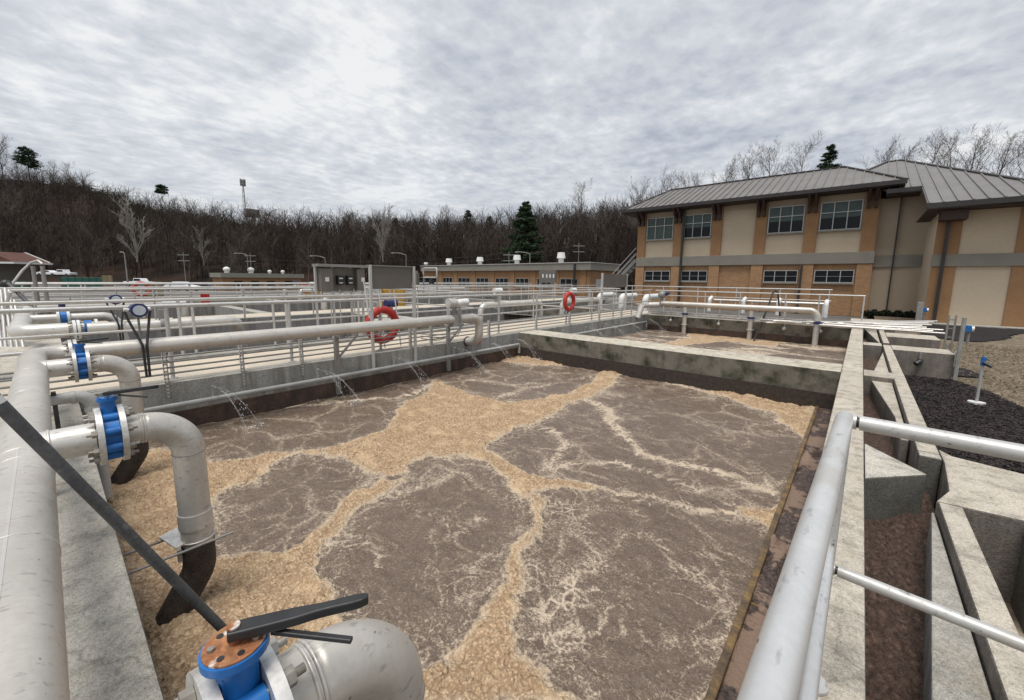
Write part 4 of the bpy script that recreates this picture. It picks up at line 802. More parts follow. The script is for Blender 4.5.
MB().box(xl - .07, xr2, WY - .10, WY - .002, zb0, zb1).build('band_course', 'band', bo); rb = py(900, 267, YR), py(900, 255, YR); MB().box(.34, xl - .02, YR - .08, YR - .002, float(rb[0][2]), float(rb[1][2])).build('band_course', 'band', bo)
px1 = float(py(1021, 215, WY)[0]); px1b = px1 + .75
for a, b in ((xl - .03, xl + .80), (px1, px1b), (xr2 - .7, xr2)):
    MB().box(a, b, WY - .06, WY - .003, ZW, zb0 - .002).build('pilaster', 'orange', bo); MB().box(a, b, WY - .06, WY - .003, zb1 + .002, ze2 - .26).build('pilaster', 'orange', bo)
MB().box(xl - .03, xl + .85, WY - .85, WY - .065, ze2 - .75, ze2 - .3).build('eave_bracket', 'timber', bo)
xd = float(py(943, 262, WY - .2)[0]); MB().box(xd - .06, xd + .06, WY - .24, WY - .11, ZW, ze2 - .3).build('downspout', 'gutter', bo); xd = float(py(893, 262, YR - .15)[0]); MB().box(xd - .035, xd + .035, YR - .2, YR - .09, ZW, zs_ - .3).build('downspout', 'gutter', bo)
MB().box(xl - .3, 14, WY - 1.0, WY - .01, -.75, -.40).build('step_slab', 'concl', bo)
o = thing('window_unit', py(1022, 300, WY - .1), 'pale wall box at the right edge beside the last pilaster', 'wall box'); MB().box(px1b + .02, px1b + .6, WY - .14, WY - .02, .1, .8).build('box', 'white', o)
# shrubs in front of recess
def leafball(name, c, r, n, mat, label, cat, flat=.6, ls=.05):
    P = nrg.normal(size=(n, 3)); P /= np.linalg.norm(P, axis=1)[:, None]; rad = r * (.55 + .45 * nrg.random(n)) * (1 + .25 * np.sin(P[:, 0] * 5 + c[0]) * np.cos(P[:, 1] * 4)); P = P * rad[:, None] * np.array([1, 1, flat]) + np.array(c)
    a = nrg.normal(size=(n, 3)); a /= np.linalg.norm(a, axis=1)[:, None]; b = nrg.normal(size=(n, 3)); b -= a * (a * b).sum(1)[:, None]; b /= np.linalg.norm(b, axis=1)[:, None]
    s = ls * (.6 + .8 * nrg.random(n))[:, None]; V = np.stack([P - a * s, P + b * s * .5, P + a * s, P - b * s * .5], 1).reshape(-1, 3); Fq = np.arange(n * 4).reshape(-1, 4)
    o = rawmesh(name, V, Fq, mat, False); return tag(o, label, cat)
for k, u in enumerate((872, 885, 898, 910, 922)):
    c = py(u, 315 + k * .5, YR - 1.2); c[2] = -.36; leafball('shrub', c, .42, 900, 'shrub', 'low dark green shrub in the building recess, %s from the left' % ['first', 'second', 'third', 'fourth', 'fifth'][k], 'shrub', .62, .07)['group'] = 'shrubs in the building recess'
# ---- outside stair at the left end
o = thing('steel_stair', (-15.5, 33, -.5), 'dark steel outside staircase climbing at the left end of the brick building', 'staircase')
for dy in (0, 1.1):
    MB().beam((-18.5, 33.4 + dy, -.6), (-14.9, 33.4 + dy, 3.2), .08, .3).build('stringer', 'galvd', o); MB().beam((-18.5, 33.4 + dy, .45), (-14.9, 33.4 + dy, 4.25), .05, .05).build('handrail', 'galv', o); MB().beam((-18.5, 33.4 + dy, .0), (-14.9, 33.4 + dy, 3.8), .04, .04).build('handrail', 'galv', o)
for k in range(12): MB().box(-18.4 + k * .3, -18.1 + k * .3, 33.45, 34.45, -.4 + k * .317, -.36 + k * .317).build('tread', 'galvd', o)
# ================================================================ LOW BUILDINGS
lb = thing('long_brick_building', (-40, 45, -.6), 'long single storey brick building with flat tan fascia and roof fans', 'building')
LZ = 2.72
MB().box(-60, -26, 45, 52, -1.4, LZ).build('brick_wall', 'orange', lb)
MB().box(-60.3, -25.7, 44.6, 52.4, LZ, 3.62).build('fascia', 'band', lb); MB().box(-60.4, -25.6, 44.5, 52.5, 3.62, 3.70).build('roof_edge', 'flange', lb)
us = [417, 441, 456, 474, 493, 513, 534, 557, 584]; xs_ = [float(py(u, 275, 45)[0]) for u in us]
for i, x in enumerate(xs_): MB().box(x - .55, x + .35, 44.9, 44.998, -1.4, LZ - .01).build('pilaster', 'orange', lb)
for i in range(len(xs_) - 1):
    a, b = xs_[i] + .6, xs_[i + 1] - .85
    if b - a > 1: window(lb, a, b, .35, 1.62, 3, (.5,), 44.93, 'pane', 'pane')
MB().box(-25.995, -25.9, 46.5, 48.8, .4, 1.6).build('window', 'winframe', lb); MB().box(-28.0, -27.8, 44.3, 44.5, -1, 3.5).build('downspout', 'gutter', lb)
vents = []
for k, (u, hgt, lab) in enumerate(((426, .8, 'small white cone vent at the left end of the long roof'), (449, 1.35, 'white roof fan second from the left on the long roof'), (480, 1.4, 'white roof fan third from the left with a dark side box'), (517, 1.5, 'white roof fan fourth from the left on the long roof'), (561, 1.6, 'largest white roof fan, rightmost on the long roof'))):
    p = py(u, 262, 48.5); o = thing('roof_fan', (p[0], 48.5, 3.7), lab, 'roof fan', 'roof fans'); r_ = .5 if k else .35
    MB().cyl((p[0], 48.5, 3.7), (p[0], 48.5, 3.7 + hgt * .5), r_ * .8, 16).build('curb', 'flange', o); MB().cyl((p[0], 48.5, 3.7 + hgt * .5), (p[0], 48.5, 3.7 + hgt), r_ * 1.25, 16, r2=r_ * 1.0).build('hood', 'white', o)
sb = thing('small_brick_building', (-80, 26, -1), 'small distant brick building with flat grey roof left of centre', 'building')
MB().box(-86, -80, 19.4, 31.8, -1.5, 1.25).build('brick_wall', 'orange', sb); MB().box(-86.3, -79.6, 19.1, 32.2, 1.25, 2.0).build('roof', 'band', sb)
for y in (21, 23.5, 26, 29): MB().box(-79.99, -79.9, y, y + 1.2, -.8, .7).build('door' if y == 26 else 'window', 'pane', sb)
for k, (y, lab) in enumerate(((20.6, 'round pale roof vent at the left end of the small far building'), (24.2, 'square pale vent, second on the small far building'), (27.2, 'tiny pale vent, third on the small far building'), (29.4, 'tiny pale vent, rightmost on the small far building'))):
    r_ = .55 if k < 2 else .35; o = tag(MB().cyl((-82, y, 2.0), (-82, y, 2.0 + r_ * .6), r_ * .7, 12).sphere((-82, y, 2.0 + r_ * 1.1), r_, 12, 8, (1, 1, .8)).build('roof_vent', 'white'), lab, 'roof vent', 'vents on the small far building')
hb = thing('gabled_building', tuple(pw(15, 282, 75)), 'distant building with red brown gable and white trim at the left edge', 'building')
c0 = pw(-30, 282, 75); c1 = pw(52, 282, 75); dv = _unit((c1 - c0) * [1, 1, 0]); nv = np.array([-dv[1], dv[0], 0]) * -1
def PB(mb, a, b, z0, z1, off=0, th=5):
    p = [a + nv * off, b + nv * off, b + nv * off + (-nv) * -th, a + nv * off + (-nv) * -th]; mb.prism([tuple(q[:2]) for q in p], z0, z1); return mb
zb = -1.2; PB(MB(), c0, c1 - dv * 4, zb, 3.2).build('wall', 'cab', hb); PB(MB(), c0 - dv, c1, 3.2, 3.5, -.6, 6).build('eave_trim', 'white', hb)
g0, g1, gp = c0 + dv * 9, c1 - dv * .4, pw(24, 262.5, 74.4)
mb = MB(); fr = [np.array([g0[0], g0[1], 3.5]), np.array([g1[0], g1[1], 3.5]), np.array([gp[0], gp[1], 5.3])]; mb.add([p + nv * -.3 for p in fr] + [p + nv * 5 for p in fr], [(0, 1, 2), (5, 4, 3), (0, 3, 4, 1), (1, 4, 5, 2), (2, 5, 3, 0)]); mb.build('gable', 'redroof', hb)
MB().beam(fr[1] + nv * -.4, fr[2] + nv * -.4, .3, .25).beam(fr[0] + nv * -.4, fr[2] + nv * -.4, .3, .25).build('gable_trim', 'flange', hb)
rq = [c0 - dv * 3, c0 + dv * 8]; mb = MB(); mb.prism([tuple((rq[0] + nv * 1)[:2]), tuple((rq[1] + nv * 1)[:2]), tuple((rq[1] + nv * 7)[:2]), tuple((rq[0] + nv * 7)[:2])], 3.5, 7.2); mb.build('roof', 'shingle', hb)
PB(MB(), c0, c1 - dv * 5, .6, 2.2, -.05, .1).build('window', 'green', hb)
# ================================================================ LEFT TANKS
def tank_wall(x0, x1, y0, y1, z1, label, mat='concl', z0=-2.5): return tag(MB().box(x0, x1, y0, y1, z0, z1).build('tank_wall', mat, bevel=.01), label, 'wall', 'far tank walls')
tank_wall(-9.55, -9.203, -16, 19.8, 0.0, 'concrete tank wall along the outer edge of the beige walkway')
tank_wall(-17.2, -16.8, -14, 30, -.02, 'concrete wall on the far side of the first left tank')
tank_wall(-16.79, -9.56, 8.6, 9.4, -.05, 'mossy crosswall between the two left tanks', 'concw')
tank_wall(-16.79, -9.56, 19.2, 19.8, -.05, 'end wall of the left tanks before the long brick building', 'concw')
tank_wall(-16.79, -9.56, -16, .14, .0, 'rough wall top beneath the second header', 'concr')
tank_wall(-19.2, -17.21, -14, 30, -.06, 'pale walkway wall behind the first row of left tanks', 'walk')
tank_wall(-27.2, -26.8, -25, 34, -.05, 'long concrete wall of the second tank row')
tank_wall(-29.4, -27.21, -25, 34, -.1, 'beige walkway strip of the second tank row', 'walk')
tank_wall(-38.2, -37.6, -35, 40, -.1, 'concrete wall of the third tank row')
tank_wall(-45, -43.6, -40, 40, -.3, 'last low concrete wall before the far yard')
for k, (xa, xb, ya, yb_, z) in enumerate(((-16.79, -9.56, .15, 19.2, -1.25), (-26.79, -19.21, -25, 34, -1.1), (-37.59, -29.41, -35, 40, -1.0), (-43.59, -38.21, -40, 40, -1.0))):
    o = MB().box(xa, xb, ya, yb_, z - .3, z).build('tank_water', 'chan'); struct(o)
tank_wall(-26.79, -19.21, 6.0, 6.5, -.1, 'crosswall in the second tank row, left part', 'concl'); tank_wall(-26.79, -19.21, 14.0, 14.5, -.1, 'crosswall in the second tank row, middle part', 'concl'); tank_wall(-26.79, -19.21, 22.0, 22.5, -.1, 'crosswall in the second tank row, right part', 'concl')
tank_wall(-37.59, -29.41, 10.0, 10.5, -.1, 'crosswall in the third tank row', 'concl')
hrail('guard_rail', [(-16.6, -6), (-16.6, 30)], 0, 'rail on the far side of the first left tank', [(-16.6, y) for y in np.arange(-5, 30, 2.4)], r=.03, foot=False)
hrail('guard_rail', [(-19.0, -6), (-19.0, 30)], 0, 'rail just behind the first left tank, second of the pair', [(-19.0, y) for y in np.arange(-4, 30, 3.1)], r=.03, foot=False)
hrail('guard_rail', [(-26.6, -10), (-26.6, 34)], 0, 'rail in front of the second tank row', [(-26.6, y) for y in np.arange(-9, 34, 2.8)], r=.035, foot=False)
hrail('guard_rail', [(-29.2, -10), (-29.2, 34)], 0, 'rail behind the second tank row walkway', [(-29.2, y) for y in np.arange(-9, 34, 3.4)], r=.035, foot=False)
hrail('guard_rail', [(-37.6, -15), (-37.6, 40)], -.1, 'rail along the third tank row', [(-37.6, y) for y in np.arange(-14, 40, 3)], r=.04, foot=False)
hrail('guard_rail', [(-43.6, -15), (-43.6, 40)], -.2, 'farthest thin rail along the last low wall', [(-43.6, y) for y in np.arange(-14, 40, 4)], r=.045, foot=False)
hrail('guard_rail', [(-16.6, 19.4), (-9.4, 19.4)], 0, 'cross rail at the end of the left tanks', [(x, 19.4) for x in np.arange(-16, -9.4, 1.6)], r=.026, foot=False)
hrail('guard_rail', [(-26.6, 14.2), (-19.1, 14.2)], 0, 'cross rail over the middle crosswall of the second tank row', [(x, 14.2) for x in np.arange(-26, -19.4, 1.8)], r=.03, foot=False)
hrail('guard_rail', [(-16.6, 9.0), (-9.4, 9.0)], 0, 'cross rail over the mossy crosswall between the left tanks', [(x, 9.0) for x in np.arange(-16, -9.4, 1.8)], r=.026, foot=False)
hrail('guard_rail', [(-11, 23.5), (-1, 23.5)], .1, 'rail behind the far basin, just before the brick building', [(x, 23.5) for x in np.arange(-10.6, -1, 1.9)], r=.028, foot=False)
# second header assembly
o = thing('air_header_pipe', (-10.0, 0, .55), 'smaller looking second header with its bend, farther left beyond the walkway', 'pipe')
MB().tube(arc([(-16.5, -.33, .55), (-15.3, -.33, .55), (-15.3, -.33, .0)], .2, 6), .1, 20).build('end_elbow', 'steelw', o)
MB().tube(arc([(-13.2, -.33, .62), (-10.0, -.33, .55), (-10.0, .2, .55)], .24, 8), .125, 28).build('main_pipe', 'steelw', o)
MB().tube([(-10.0, .42, .55), (-10.0, 2.1, .55)], .102, 28).build('cross_pipe', 'steelw', o)
MB().tube(arc([(-10.0, 2.1, .55), (-10.0, 2.62, .55), (-10.25, 2.75, .1), (-10.3, 2.8, -.9)], .2, 8), .104, 24).build('end_elbow', 'steelw', o)
for yy in (.27, .32): MB().cyl((-10.0, yy - .018, .55), (-10.0, yy + .018, .55), .165, 24).build('flange', 'white', o)
bolts(o, (-10.0, .295, .55), .14, 8, .25, .34, .014)
o = thing('butterfly_valve', (-12.2, .2, .6), 'blue valve on the second header branch, farther left', 'valve'); x = -12.2
MB().tube([(x, -.3, .6), (x, .12, .6)], .085, 20).build('branch', 'steelw', o); MB().cyl((x, .16, .6), (x, .25, .6), .15, 20).build('valve_body', 'blue', o)
for yy in (.13, .27): MB().cyl((x, yy - .02, .6), (x, yy + .02, .6), .165, 24).build('flange', 'white', o)
MB().tube(arc([(x, .29, .6), (x, .95, .6), (x, 1.12, -.3)], .25, 8), .088, 20).build('elbow', 'steelw', o); MB().cyl((x, .2, .75), (x, .2, .9), .05, 12).build('stem', 'navy', o)
o = thing('butterfly_valve', (-10.9, .45, .55), 'lower blue valve beside the second header flange', 'valve'); MB().cyl((-10.9, .42, .5), (-10.9, .52, .5), .13, 20).build('valve_body', 'blue', o); MB().cyl((-10.9, .56, .5), (-10.9, .6, .5), .15, 20).build('flange', 'white', o); MB().cyl((-10.9, .1, .5), (-10.9, .42, .5), .08, 16).build('branch', 'steelw', o)
o = thing('valve_actuator', (-10, 1.4, .8), 'dark clamp and actuator on the second cross pipe', 'actuator'); MB().cyl((-10, 1.37, .55), (-10, 1.45, .55), .13, 20).build('clamp_ring', 'galvd', o); MB().box(-10.05, -9.95, 1.36, 1.46, .64, .84).build('stem_housing', 'galvd', o)
o = thing('motor_unit', (-14, 1.8, .9), 'white cylindrical motor unit behind the walkway rails', 'motor'); MB().cyl((-14, 2.0, .74), (-14, 2.5, .74), .10, 20).build('housing', 'white', o); MB().box(-14.05, -13.95, 2.2, 2.3, .0, .64).build('stand', 'galvd', o)
# more pipe crossings among the left tanks
for k, (x, y0, y1, z, r_, lab) in enumerate(((-10.0, 9.9, 13.4, .55, .10, 'pale cross pipe on the left tank beyond the life ring'), (-10.2, 5.6, 7.2, .25, .09, 'short pale pipe low behind the walkway rail'), (-20, 9, 13, .5, .12, 'pale pipe between the first and second tank rows'), (-20, -3, 3.5, .4, .14, 'pale pipe far left between tank rows'), (-30.5, 12, 18, .5, .15, 'pale pipe on the third tank row'), (-30.5, 22, 28, .5, .15, 'pale pipe on the third tank row, right end'), (-10, 15, 18.2, .5, .12, 'thick pale pipe near the end of the left tanks'), (-38.8, 14, 22, .5, .18, 'distant pale pipe among far rails'))):
    o = thing('cross_pipe', (x, y0, z), lab, 'pipe'); MB().tube(arc([(x, y0, z - .8), (x, y0, z), (x, y1, z), (x, y1, z - .8)], .25, 6), r_, 16).build('pipe_run', 'steelw', o); MB().cyl((x, y0 + .8, z), (x, y0 + .9, z), r_ * 1.6, 16).build('flange', 'flange', o); MB().cyl((x, y0 + .85, z + .1), (x, y0 + .85, z + .45), .08, 10).build('actuator_stem', 'galvd', o); MB().cyl((x, y0 + .7, z + .5), (x, y0 + 1.05, z + .5), .11, 12).build('actuator', 'navy' if k % 2 else 'white', o)
# control panel rack
o = thing('control_panel_rack', (-9.5, 4.7, 0), 'grey control panel rack with two white labelled cabinets and small displays', 'control panel')
MB().box(-9.62, -9.30, 4.08, 5.30, 1.72, 1.78).build('canopy', 'galvd', o)
for y in (4.1, 5.25, 4.5, 4.95): MB().box(-9.55, -9.50, y - .02, y + .02, -.02, 1.72).build('post', 'galv', o)
for y0_, y1_ in ((4.15, 4.44), (5.04, 5.24)):
    c_ = MB().box(-9.49, -9.36, y0_, y1_, 1.16, 1.68).build('cabinet', 'cab', o, bevel=.01); MB().box(-9.359, -9.355, y0_ + .10, y0_ + .19, 1.38, 1.48).build('cabinet_label', 'white', c_, origin=parent_world(o))
for y0_ in (4.56, 4.80):
    c_ = MB().box(-9.49, -9.38, y0_, y0_ + .15, 1.30, 1.52).build('controller', 'black', o, bevel=.005); MB().box(-9.379, -9.375, y0_ + .03, y0_ + .12, 1.34, 1.36).box(-9.379, -9.375, y0_ + .03, y0_ + .12, 1.44, 1.47).build('display', 'white', c_, origin=parent_world(o))
for (y, z) in ((4.62, .3), (4.98, .25), (4.4, .3)): MB().cyl((-9.45, y, -.02), (-9.45, y, 1.2), .014, 8).build('conduit', 'galv', o)
MB().box(-9.505, -9.495, 4.12, 5.28, 1.15, 1.70).build('back_panel', 'cab', o)
# second panel and grey board by the end of the walkway
pA, pB = px(604, 283, -9.0), px(618, 283, -9.0)
o = thing('sign_board', (-9.0, float(pA[1]), 0), 'small grey panel on posts in front of the staircase', 'sign')
z1_ = float(px(610, 274, -9.0)[2]); MB().box(-9.03, -8.98, pA[1] - .1, pB[1] + .9, 1.15, z1_).build('sign_panel', 'signback', o)
for y in (pA[1] - .15, pB[1] + .95): MB().box(-9.05, -8.97, y - .04, y + .04, -.03, z1_ + .03).build('sign_post', 'galv', o)
o = thing('control_panel_rack', tuple(pw(540, 283, 34)), 'dark panel rack with three bright gauges before the long brick building', 'control panel'); c = pw(548, 279, 34)
MB().box(c[0] - .95, c[0] + .75, c[1], c[1] + .2, c[2] - .3, c[2] + .75).build('cabinet', 'cab', o)
for dx in (-.6, -.2, .15, .5): MB().box(c[0] + dx, c[0] + dx + .14, c[1] - .02, c[1] - .005, c[2] + .1, c[2] + .4).build('gauge', 'white', o)
for dx in (-.9, .7): MB().box(c[0] + dx - .04, c[0] + dx + .04, c[1] + .05, c[1] + .12, -.7, c[2] - .3).build('post', 'galv', o)
o = thing('control_panel_rack', tuple(pw(408, 283, 26)), 'skeletal pipe and panel frame before the left end of the long building', 'control panel'); c = pw(432, 276, 26)
for dx in (-1.6, -.9, .5): MB().cyl((c[0] + dx, c[1], -.6), (c[0] + dx, c[1], c[2] + .35), .035, 8).build('post', 'galvd', o)
MB().tube(arc([(c[0] - .9, c[1], c[2] + .1), (c[0] - .9, c[1], c[2] + .5), (c[0] + .5, c[1], c[2] + .5), (c[0] + .5, c[1], c[2] - .1), (c[0] - .9, c[1], c[2] - .1)], .1, 4), .05, 8).build('pipe_loop', 'galv', o); MB().box(c[0] - 1.75, c[0] - 1.5, c[1] - .1, c[1] + .1, c[2] - .6, c[2] + .2).build('cabinet', 'cab', o); MB().box(c[0] - .2, c[0] + .1, c[1] - .1, c[1] + .1, c[2] - .5, c[2] - .2).build('small_box', 'black', o)
# clutter frame at far left: davit with arched hose
o = thing('hose_davit', tuple(pz(35, 330, 0)), 'upright steel posts with an arched pale hose at the far left', 'hoist')
for u in (33, 42.5):
    t = pw(u - .3, 266, 13); bt = np.array([t[0], t[1], -.1]); MB().cyl(bt, t, .055, 10).build('post', 'galvd', o)
pts = [pw(*q) for q in ((0, 300, 12.5), (10, 287, 12.7), (22, 271, 12.9), (31, 262.5, 13), (38, 260.5, 13), (42.5, 264, 13))]; MB().tube(pts, .035, 10).build('hose', 'galv', o)
MB().tube([pw(8, 283, 12), pw(22, 297, 12), pw(40, 314, 12)], .05, 8).build('brace', 'hose', o); MB().sphere(pw(6, 284, 12.2), .13, 10, 8).build('joint', 'black', o)
o = thing('guard_gate', tuple(pz(10, 345, 0)), 'leaning steel gate bars stacked at the left edge behind the header', 'gate')
for k, (u0, v0, u1, v1) in enumerate(((1, 290, 6, 350), (5, 288, 12, 350), (9, 290, 18, 352), (14, 300, 24, 350), (0, 330, 10, 292), (-4, 300, 2, 352))): MB().cyl(pw(u0, v0, 8.6), pw(u1, v1, 8.2), .028, 8).build('bar', 'galv', o)
# ================================================================ VEHICLES, CONTAINERS
def vehicle(u, v, w, L, kind, mat, label):
    c = pw(u, v, w); d = _unit((pw(u + 5, v, w) - pw(u - 5, v, w)) * [1, 1, 0]); n = np.array([-d[1], d[0], 0.]); z0 = c[2]; c = c * [1, 1, 0]
    o = thing(kind, (c[0], c[1], z0), label, 'truck' if 'truck' in kind else 'car', 'parked vehicles in the far yard'); W = 1.8
    def ext(prof, half, nm, mt):
        mb = MB(); n_ = len(prof); vs = [c + d * a + n * s * half + np.array([0, 0, z0 + h]) for s in (-1, 1) for a, h in prof]; mb.add(vs, [tuple(range(n_))[::-1], tuple(range(n_, 2 * n_))] + [(i, (i + 1) % n_, n_ + (i + 1) % n_, n_ + i) for i in range(n_)]); return mb.build(nm, mt, o, bevel=.05)
    if 'truck' in kind: ext([(-L/2, .45), (L/2, .45), (L/2, .95), (L*.22, 1.05), (-L/2, 1.05)], W/2, 'body', mat); ext([(-.9, 1.06), (L*.2, 1.06), (.7, 1.7), (-.7, 1.72)], W/2*.88, 'cab', mat); ext([(-.72, 1.15), (L*.14, 1.15), (.62, 1.6), (-.6, 1.6)], W/2*.9, 'windows', 'pane')
    else: ext([(-L/2, .35), (L/2, .35), (L/2, .75), (L*.28, .92), (-L*.42, .95), (-L/2, .8)], W/2, 'body', mat); ext([(-L*.36, .96), (L*.26, .93), (L*.1, 1.4), (-L*.2, 1.42)], W/2*.86, 'roof', mat); ext([(-L*.31, 1.0), (L*.21, .98), (L*.085, 1.34), (-L*.185, 1.35)], W/2*.88, 'windows', 'pane')
    for a in (-L*.32, L*.32):
        for s in (-1, 1): p = c + d * a + n * s * (W/2 - .05) + np.array([0, 0, z0 + .35]); MB().cyl(p - n * .1, p + n * .1, .35, 16).build('wheel', 'black', o)
    return o
vehicle(141, 286.5, 84, 5.6, 'pickup_truck', 'carw', 'white pickup truck parked in the far yard left of the far life ring')
vehicle(183, 291, 62, 4.4, 'parked_car', 'carw', 'white car nearest in the far yard, right of the tan bundle')
vehicle(175, 284, 112, 4.2, 'parked_car', 'carr', 'red car parked far off behind the white car')
vehicle(50, 276, 100, 5.0, 'parked_car', 'carw', 'white car by the gabled building, left one of two')
vehicle(64, 276.5, 100, 5.0, 'parked_truck', 'carw', 'white truck by the gabled building, right one of two')
vehicle(228, 292, 70, 4.4, 'parked_car', 'card', 'dark car parked before the small brick building')
vehicle(205, 290, 76, 4.6, 'parked_car', 'card', 'dark car right of the white car in the far yard')
def bx(u0, u1, v0, v1, w, dep, name, mat, label, cat):
    a, b = pw(u0, v1, w), pw(u1, v1, w); t = pw(u0, v0, w)[2]; d = _unit((b - a) * [1, 1, 0]); n = -np.array([ray((u0+u1)/2, v1)[0], ray((u0+u1)/2, v1)[1], 0]); n = _unit(n) * -dep
    o = thing(name, tuple(a), label, cat); pts = [tuple(a[:2]), tuple(b[:2]), tuple((b + n)[:2]), tuple((a + n)[:2])]; MB().prism(pts, min(a[2], -1.0), t).build('body', mat, o, bevel=.05)
    k = int(max(2, np.linalg.norm(b - a) / 1.2))
    for i in range(k + 1): q = a + (b - a) * i / k - n * .02 / max(dep, .1); MB().beam((q[0], q[1], min(a[2], -1.0)), (q[0], q[1], t), .12, .12, (1, 0, 0)).build('rib', mat, o)
    return o
bx(62, 104, 277, 287, 70, 2.4, 'waste_container', 'green', 'long dark green roll off container in the far yard', 'container')
bx(-10, 28, 281, 291, 66, 2.4, 'waste_container', 'green', 'green container at the left edge before the gabled building', 'container')
bx(103, 113, 275.5, 286, 68, 2.0, 'equipment_box', 'olive', 'tan box standing at the end of the green container', 'box')
bx(146, 163, 282, 294, 40, 1.6, 'tarp_bundle', 'olive', 'olive tan covered machine right of the far life ring', 'machine')
bx(382, 404, 289, 297, 24, .6, 'yellow_barrier', 'yellow', 'dull yellow barrier below the grey sign board', 'barrier')
bx(306, 322, 288, 294, 40, .5, 'yellow_barrier', 'yellow', 'yellow barrier left of the control panel rack', 'barrier')
bx(300, 309, 283, 291, 44, .5, 'red_box', 'red', 'small red cabinet by the far rail left of the control panels', 'box')
bx(202, 208, 294, 297, 22, .3, 'red_box', 'red', 'tiny red box on the rail left of centre', 'box')
# ================================================================ POLES, TOWER
def pole(u, vb, vt, w, label, arm=1, r=.075, kind='light_pole'):
    t = pw(u, vt, w); o = thing(kind, (t[0], t[1], -1), label, 'pole' if kind == 'utility_pole' else 'street light', 'tall poles before the wooded hill'); MB().tube([(t[0], t[1], -1), (t[0], t[1], t[2])], [r, r * .6], 8).build('pole', 'galvd', o)
    rt = _unit((pw(u + 5, vt, w) - pw(u, vt, w)) * [1, 1, 0])
    if kind == 'light_pole':
        p = np.array(t); MB().tube([p, p + rt * -arm * .8 + (0, 0, .25), p + rt * -arm * 1.8 + (0, 0, .3)], .05, 6).build('arm', 'galvd', o); q = p + rt * -arm * 2.0 + (0, 0, .25); MB().sphere(q, .26, 10, 6, (1, 1, .35)).build('lamp_head', 'galvd', o)
    elif kind == 'utility_pole':
        for dz in (-.5, -1.5): MB().beam(np.array(t) + rt * -1. + (0, 0, dz), np.array(t) + rt * 1. + (0, 0, dz), .12, .12).build('crossarm', 'galvd', o)
    return o
pole(124.5, 283, 254, 60, 'pole with twin flood lights left of the pale sycamore', .2, .12)
pole(183, 283, 252, 70, 'thin bare pole right of the pale sycamore', kind='utility_pole')
pole(247, 283, 255, 70, 'lamp pole above the small brick building, left of the pair'); pole(250, 283, 253, 74, 'bare pole above the small brick building, right of the pair', kind='utility_pole')
pole(325, 270, 258, 60, 'curved lamp pole above the control panel rack', 1)
pole(406, 268, 255, 60, 'curved lamp pole above the grey sign board', 1); pole(509, 268, 252, 70, 'tall pole with insulators above the long brick building', kind='utility_pole')
pole(530, 268, 254, 60, 'curved lamp pole above the middle of the long roof', 1); pole(579, 265, 243, 70, 'utility pole above the right end of the long roof', kind='utility_pole')
pA = [pw(509, 252.5, 70), pw(579, 243.5, 70), pw(700, 236, 76)]
def sag(a, b, s, n=10): return [a + (b - a) * t - np.array([0, 0, s * 4 * t * (1 - t)]) for t in np.linspace(0, 1, n)]
mb = MB()
for dz in (0, -.8): mb.tube(sag(pw(183, 253, 70) + (0, 0, dz), pw(509, 253, 70) + (0, 0, dz), 1.5, 20), .016, 5); mb.tube(sag(pA[0] + (0, 0, dz), pA[1] + (0, 0, dz), .6), .016, 5); mb.tube(sag(pA[1] + (0, 0, dz), pA[2] + (0, 0, dz), .8), .016, 5)
tag(mb.build('power_line', 'gutter'), 'thin overhead wires strung between the utility poles before the hill', 'wires')
c = pw(245, 212, 215); tz = pw(245, 181, 215)[2]
o = thing('radio_mast', tuple(c), 'tall lattice radio mast standing on the hilltop', 'mast')
mb = MB()
for k in range(3):
    a = 2 * math.pi * k / 3; mb.cyl((c[0] + .8 * math.cos(a), c[1] + .8 * math.sin(a), c[2] - 4), (c[0] + .35 * math.cos(a), c[1] + .35 * math.sin(a), tz - 1), .13, 5)
for k in range(12):
    z = c[2] - 3 + k * (tz - c[2]) / 12; s_ = (-1) ** k; mb.beam((c[0] - .6 * s_, c[1], z), (c[0] + .6 * s_, c[1], z + 1.5), .1, .1)
mb.build('lattice', 'galvd', o); mb = MB()
for z in (tz - .5, tz - 2.2):
    for k in range(6): a = k * 1.047; mb.box(c[0] + 1.1 * math.cos(a) - .2, c[0] + 1.1 * math.cos(a) + .2, c[1] + 1.1 * math.sin(a) - .2, c[1] + 1.1 * math.sin(a) + .2, z - .9, z + .9)
    mb.cyl((c[0], c[1], z - .1), (c[0], c[1], z + .1), 1.2, 8)
mb.build('antennas', 'galvd', o)
c = pw(252, 211, 210); tag(MB().box(c[0] - 2, c[0] + 2, c[1] - 3, c[1] + 3, c[2] - 3, c[2] + .8).build('mast_hut', 'cab', bevel=.1), 'small hut beside the radio mast on the hilltop', 'hut')
c = pw(78, 188, 235); tag(MB().box(c[0] - 2, c[0] + 2, c[1] - 4, c[1] + 4, c[2] - 4, c[2] + 1.).build('hilltop_hut', 'cab', bevel=.1), 'dark low hut on the left ridge of the hill', 'hut')
